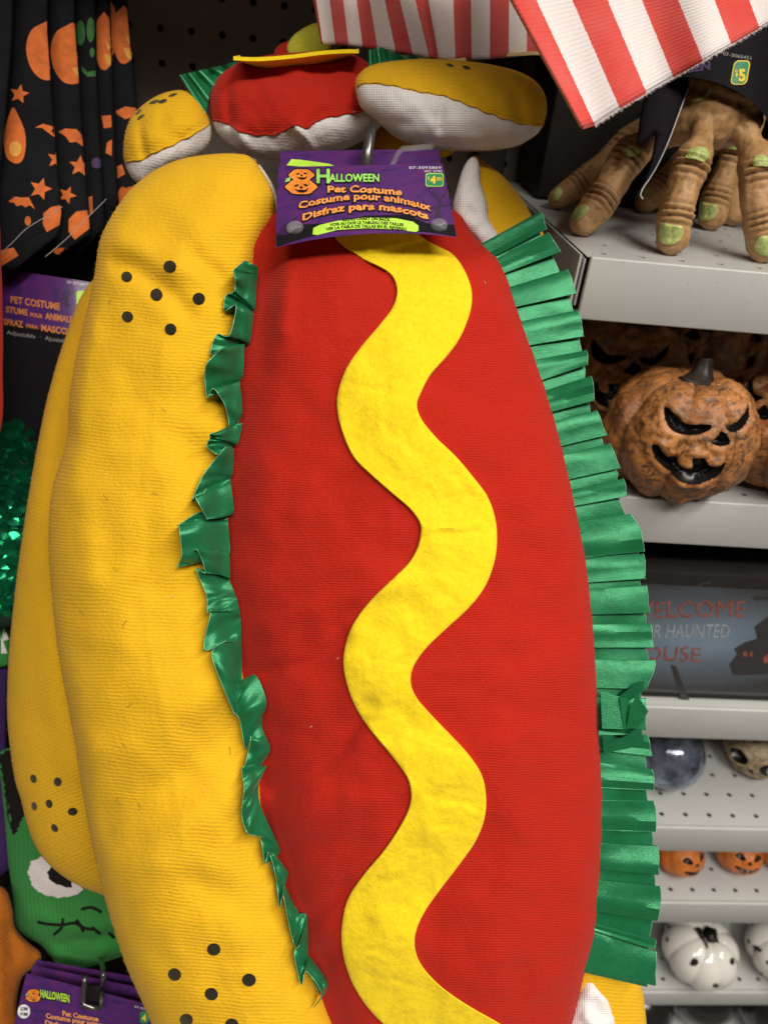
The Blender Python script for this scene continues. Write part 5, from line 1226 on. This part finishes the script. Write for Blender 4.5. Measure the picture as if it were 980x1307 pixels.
c5 = lambda L: [(700+x/3.5, 380+y/3.5) for x, y in L]
FR = R_(20)
face_px = [c5([(516, 492), (540, 500), (580, 535), (625, 562), (690, 566), (722, 572), (700, 598), (650, 614), (590, 610), (545, 588), (522, 545)]),
           c5([(776, 572), (820, 566), (858, 540), (874, 500), (884, 478), (890, 510), (880, 560), (850, 595), (805, 600)]),
           c5([(758, 596), (785, 615), (800, 645), (770, 662), (735, 656), (720, 645), (740, 620)]),
           c5([(462, 662), (492, 658), (506, 690), (530, 716), (560, 716), (572, 712), (580, 748), (610, 762), (640, 754), (642, 716), (690, 712), (710, 742), (745, 748), (768, 735), (786, 700), (782, 745), (760, 790), (715, 815), (650, 826), (590, 815), (535, 785), (485, 730)])]
face_ll = [px_to_ll(p, CP, RP, SQ, FR) for p in face_px]
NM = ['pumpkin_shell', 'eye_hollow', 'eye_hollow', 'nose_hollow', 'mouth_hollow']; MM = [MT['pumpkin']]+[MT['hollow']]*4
def pumpkin_thing(C, rz, label, Rr=RP, nl=220, nb=130):
    base = (C[0], C[1], C[2]-Rr*SQ); t = thing('carved_pumpkin', base, label, 'pumpkin', G_PUMP)
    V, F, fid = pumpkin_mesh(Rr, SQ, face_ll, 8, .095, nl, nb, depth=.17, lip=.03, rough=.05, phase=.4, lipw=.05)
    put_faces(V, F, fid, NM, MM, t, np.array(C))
    top = np.array(C)+np.array([0, 0, Rr*SQ*.72]); V, F = stem_mesh(C, top, top+np.array([.006, .004, .020]), .013, .004); mk('stem', V, F, MT['stem'], t)
    t.rotation_euler = (0, 0, rz); return t
pk = pumpkin_thing(CP, 0, 'scowling orange jack-o-lantern with a wide toothy grin, front of the second shelf'); pk.rotation_euler = (0, 0, FR)
pr_ = copy_tree(pk); c = onZ(1020, 560, z2+RP*SQ*.9); pr_.location = (c[0], c[1]+.004, z2); pr_.rotation_euler = (0, 0, R_(-50)); pr_['label'] = 'jack-o-lantern cut by the right picture edge, beside the scowling one'
for px, py, dz, rz, lab in ((792, 470, .0, 5, 'dim jack-o-lantern face in the dark between the ruffle and the scowling pumpkin'), (876, 425, 0, -12, 'dim jack-o-lantern directly behind the scowling pumpkin'), (968, 435, 0, -25, 'dim jack-o-lantern deep at the right of the second shelf')):
    k = copy_tree(pk); c = onZ(px, py, z2+.05); k.location = (c[0], min(c[1], YB-.07), z2); k.rotation_euler = (0, 0, R_(rz)); k['label'] = lab

# ================================================================== SIGN ON SHELF 3
z3 = deck_z[2]; YS = YF+.012
s0 = onY(765, 727, YS); s1 = onY(826, 729, YS); zt = s1[2]; sx0 = s0[0]-.01; sx1 = sx0+.30; zb_ = z3+.002
sign = thing('haunted_house_sign', ((sx0+sx1)/2, YS, zb_), 'dark glossy boxed sign reading Welcome to our haunted house', 'sign')
V, F = box(sx0, sx1, YS, YS+.03, zb_, zt, .0015); mk('sign_box', V, F, MT['dark_box'], sign, sharp=40)
V = [(sx0+.006, YS-.0006, zb_+.006), (sx1-.006, YS-.0006, zb_+.006), (sx1-.006, YS-.0006, zt-.012), (sx0+.006, YS-.0006, zt-.012)]
mk('sign_print', V, [(0, 1, 2, 3)], MT['sign'], sign, uv=[(0, 0), (1, 0), (1, 1), (0, 1)], smooth=False)
def smf(off):
    def f(P):
        r = rays(P); return CAM+r*((YS-.0006-off-CAM[1])/r[:, 1])[:, None]
    return f
text_on('lettering', 'WELCOME', smf(.0003), 800, 950, 788, 22, MT['sign_red'], sign, bold=0, shear=.12, slope=-1, wob=1)
text_on('lettering', 'TO OUR HAUNTED', smf(.0003), 776, 929, 814, 18, MT['sign_white'], sign, bold=-.012, shear=.22, wob=.4)
text_on('lettering', 'HOUSE', smf(.0003), 800, 893, 843, 19, MT['sign_red'], sign, bold=0, shear=.12, slope=1, wob=1)
for out in ([(930, 848), (940, 835), (936, 828), (950, 820), (966, 815), (962, 800), (978, 788), (985, 782), (1000, 795), (1010, 860), (935, 862)], [(887, 748), (895, 744), (902, 742), (908, 743), (905, 746), (898, 746), (893, 749)], [(958, 763), (966, 760), (974, 762), (985, 760), (983, 767), (972, 765), (965, 767)], [(855, 848), (862, 850), (880, 895), (898, 898), (870, 898)]):
    flat_patch('printed_silhouette', out, smf(.00015), MT['sign_dark'], sign)
for out in ([(948, 832), (953, 832), (953, 838), (948, 838)], [(956, 832), (960, 832), (960, 838), (956, 838)], [(974, 838), (980, 834), (982, 846), (974, 846)]):
    flat_patch('printed_window', out, smf(.0003), MT['sign_red'], sign)
# dark box lying behind, in the gap above the sign
V, F = box(sx0-.01, sx1, YS+.06, YS+.16, z3+.002, z3+.165, .002); mk('rear_dark_box', V, F, MT['dark_box'], None, sharp=40, label='dark carton behind the haunted house sign', cat='box')

# ================================================================== SHELF 4: globe and skull
z4 = deck_z[3]
c = onZ(852, 962, z4+.036); g = thing('silver_globe', (c[0], c[1], z4), 'silvery blue glass globe under the sign shelf, beside the green ruffle', 'ornament')
V, F, fid = pumpkin_mesh(.037, 1., [], 0, 0, 64, 40, rough=.006, dimple=.03); mk('globe', V+np.array(c), F, MT['silver'], g)
mk('globe_foot', *tube([(c[0], c[1], z4+.0005), (c[0], c[1], z4+.006)], [.016, .013], 20), MT['silver'], g)
c = onZ(968, 950, z4+.032); RS = .036
sk = thing('skull_ornament', (c[0], c[1], z4), 'bone coloured skull ornament with dark eye sockets on the shelf below the sign', 'skull')
skp = [[(-.75, .05), (-.5, .25), (-.2, .15), (-.2, -.1), (-.45, -.25), (-.7, -.15)], [(.75, .05), (.5, .25), (.2, .15), (.2, -.1), (.45, -.25), (.7, -.15)], [(0, -.15), (.12, -.4), (0, -.38), (-.12, -.4)], [(-.45, -.62), (0, -.58), (.45, -.62), (.4, -.72), (0, -.7), (-.4, -.72)]]
V, F, fid = pumpkin_mesh(RS, .95, skp, 0, 0, 150, 90, depth=.22, lip=.05, rough=.03, dimple=0); put_faces(V, F, fid, ['cranium', 'eye_socket', 'eye_socket', 'nose_hollow', 'mouth_hollow'], [MT['bone']]+[MT['hollow']]*4, sk, np.array(c)); sk.rotation_euler = (0, 0, R_(-35))

# ================================================================== SHELF 5: small orange pumpkin heads
z5 = deck_z[4]; RO = .026
so = [[(-.62, .2), (-.25, .02), (-.2, .2), (-.4, .38)], [(.62, .2), (.25, .02), (.2, .2), (.4, .38)], [(0, .05), (.12, -.12), (-.12, -.12)], [(-.6, -.3), (-.3, -.36), (0, -.42), (.3, -.36), (.6, -.3), (.4, -.55), (0, -.66), (-.4, -.55)]]
base = None
for i, (px, py, rz, lab) in enumerate(((872, 1092, 18, 'small orange pumpkin head next to the ruffle, under the perforated shelf'), (942, 1090, -6, 'small orange pumpkin head, middle of its row'), (1000, 1090, -10, 'small orange pumpkin head cut by the right picture edge'), (815, 1092, 30, 'small orange pumpkin head mostly hidden behind the green ruffle'))):
    c = onZ(px, py, z5+RO*.8)
    if base is None:
        base = thing('small_pumpkin', (c[0], c[1], z5), lab, 'pumpkin', 'small orange pumpkin heads')
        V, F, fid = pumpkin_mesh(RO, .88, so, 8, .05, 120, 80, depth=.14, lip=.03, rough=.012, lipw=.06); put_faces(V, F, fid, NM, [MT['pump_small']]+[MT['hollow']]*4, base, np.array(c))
        top = np.array(c)+np.array([0, 0, RO*.62]); V, F = stem_mesh(c, top, top+np.array([.002, .001, .010]), .006, .002); mk('stem', V, F, MT['stem'], base)
        k = base
    else: k = copy_tree(base); k.location = (c[0], c[1], z5); k['label'] = lab
    k.rotation_euler = (R_(-34), 0, R_(rz)); k.location.z += .003; k.location.y -= .010

# ================================================================== SHELF 6: white spotted pumpkins
z6 = deck_z[5]; RW = .046
wb = None
for i, (px, py, rz, lab) in enumerate(((893, 1212, 0, 'glossy white ceramic pumpkin with black spots, whole one at lower right'), (1000, 1210, 40, 'glossy white ceramic pumpkin with black spots cut by the right picture edge'))):
    c = onZ(px, py, z6+RW*.76)
    if wb is None:
        wb = thing('ceramic_pumpkin', (c[0], c[1], z6), lab, 'pumpkin', 'white spotted ceramic pumpkins'); C = np.array(c)
        V, F, fid = pumpkin_mesh(RW, .84, [], 8, .075, 128, 72, rough=.0, phase=.2); mk('ceramic_shell', V+C, F, MT['ceramic'], wb); wv = BVHTree.FromPolygons([tuple(p) for p in V+C], F)
        for x, y, a, b in ((848, 1228, 3.6, 5), (886, 1228, 5, 5.2), (934, 1227, 3.4, 5), (913, 1258, 4.4, 3), (850, 1183, 5, 4), (963, 1182, 5, 4)):
            drape('black_spot', dot(x, y, a, b, 14), wv, .0004, MT['dot'], wb, sp=3, thick=.0003, step=2)
        for lo, la in ((1.6, -.1), (2.2, .3), (2.9, -.2), (-2.4, .1), (-1.7, .3), (-1.7, -.4), (.9, .5), (-.8, .55)):
            d = Vector((math.cos(la)*math.sin(lo), -math.cos(la)*math.cos(lo), math.sin(la)*.84)); h, n, _, _ = wv.ray_cast(Vector(C)+d*.2, -d)
            if h is None: continue
            a = n.orthogonal().normalized(); b = n.cross(a); mk('black_spot', [tuple(h+n*.0005+a*.0027*math.cos(t)+b*.0027*math.sin(t)) for t in [2*math.pi*q_/12 for q_ in range(12)]], [tuple(range(12))], MT['dot'], wb, smooth=False)
        top = C+np.array([0, 0, RW*.60]); V, F = stem_mesh(C, top, top+np.array([.0, .0, .011]), .012, .007); mk('stem', V, F, MT['hollow'], wb); k = wb
    else: k = copy_tree(wb); k.location = (c[0], c[1], z6); k['label'] = lab
    k.rotation_euler = (0, 0, R_(rz))

# ================================================================== BASE DECK with dark ornaments
z7 = z6-.17
bd = thing('base_deck', ((XL+XR)/2, YF, 0), 'grey base deck at the bottom of the shelving', 'shelf')
V, F = box(XL, XR, YF-.02, YB-.03, z7-.02, z7, .002); mk('deck', V, F, MT['shelf'], bd, sharp=40)
V, F = box(XL+.01, XR, YF+.02, YF+.03, 0.0, z7-.0205); mk('kick_plate', V, F, MT['dark_box'], bd, smooth=False)
for px, py, r, lab in ((905, 1290, .05, 'dark iridescent glass ornament in the shadow under the white pumpkins'), (820, 1310, .05, 'dark glass ornament behind the hanging costume, lowest shelf'), (1000, 1310, .05, 'dark glass ornament at the lower right corner')):
    c = onZ(px, py, z7+r); t = thing('glass_ornament', (c[0], c[1]+.03, z7), lab, 'ornament', 'dark glass ornaments'); c = np.array(c)+[0, .03, 0]
    V, F, fid = pumpkin_mesh(r, 1, [], 0, 0, 48, 30, rough=.0, dimple=.05); mk('globe', V+c, F, MT['glass_dark'] if 'glass_dark' in MT else MT['dot'], t)
    mk('cap', *tube([c+[0, 0, r*.93], c+[0, 0, r*1.12]], [.010, .009], 14), MT['wire'], t)
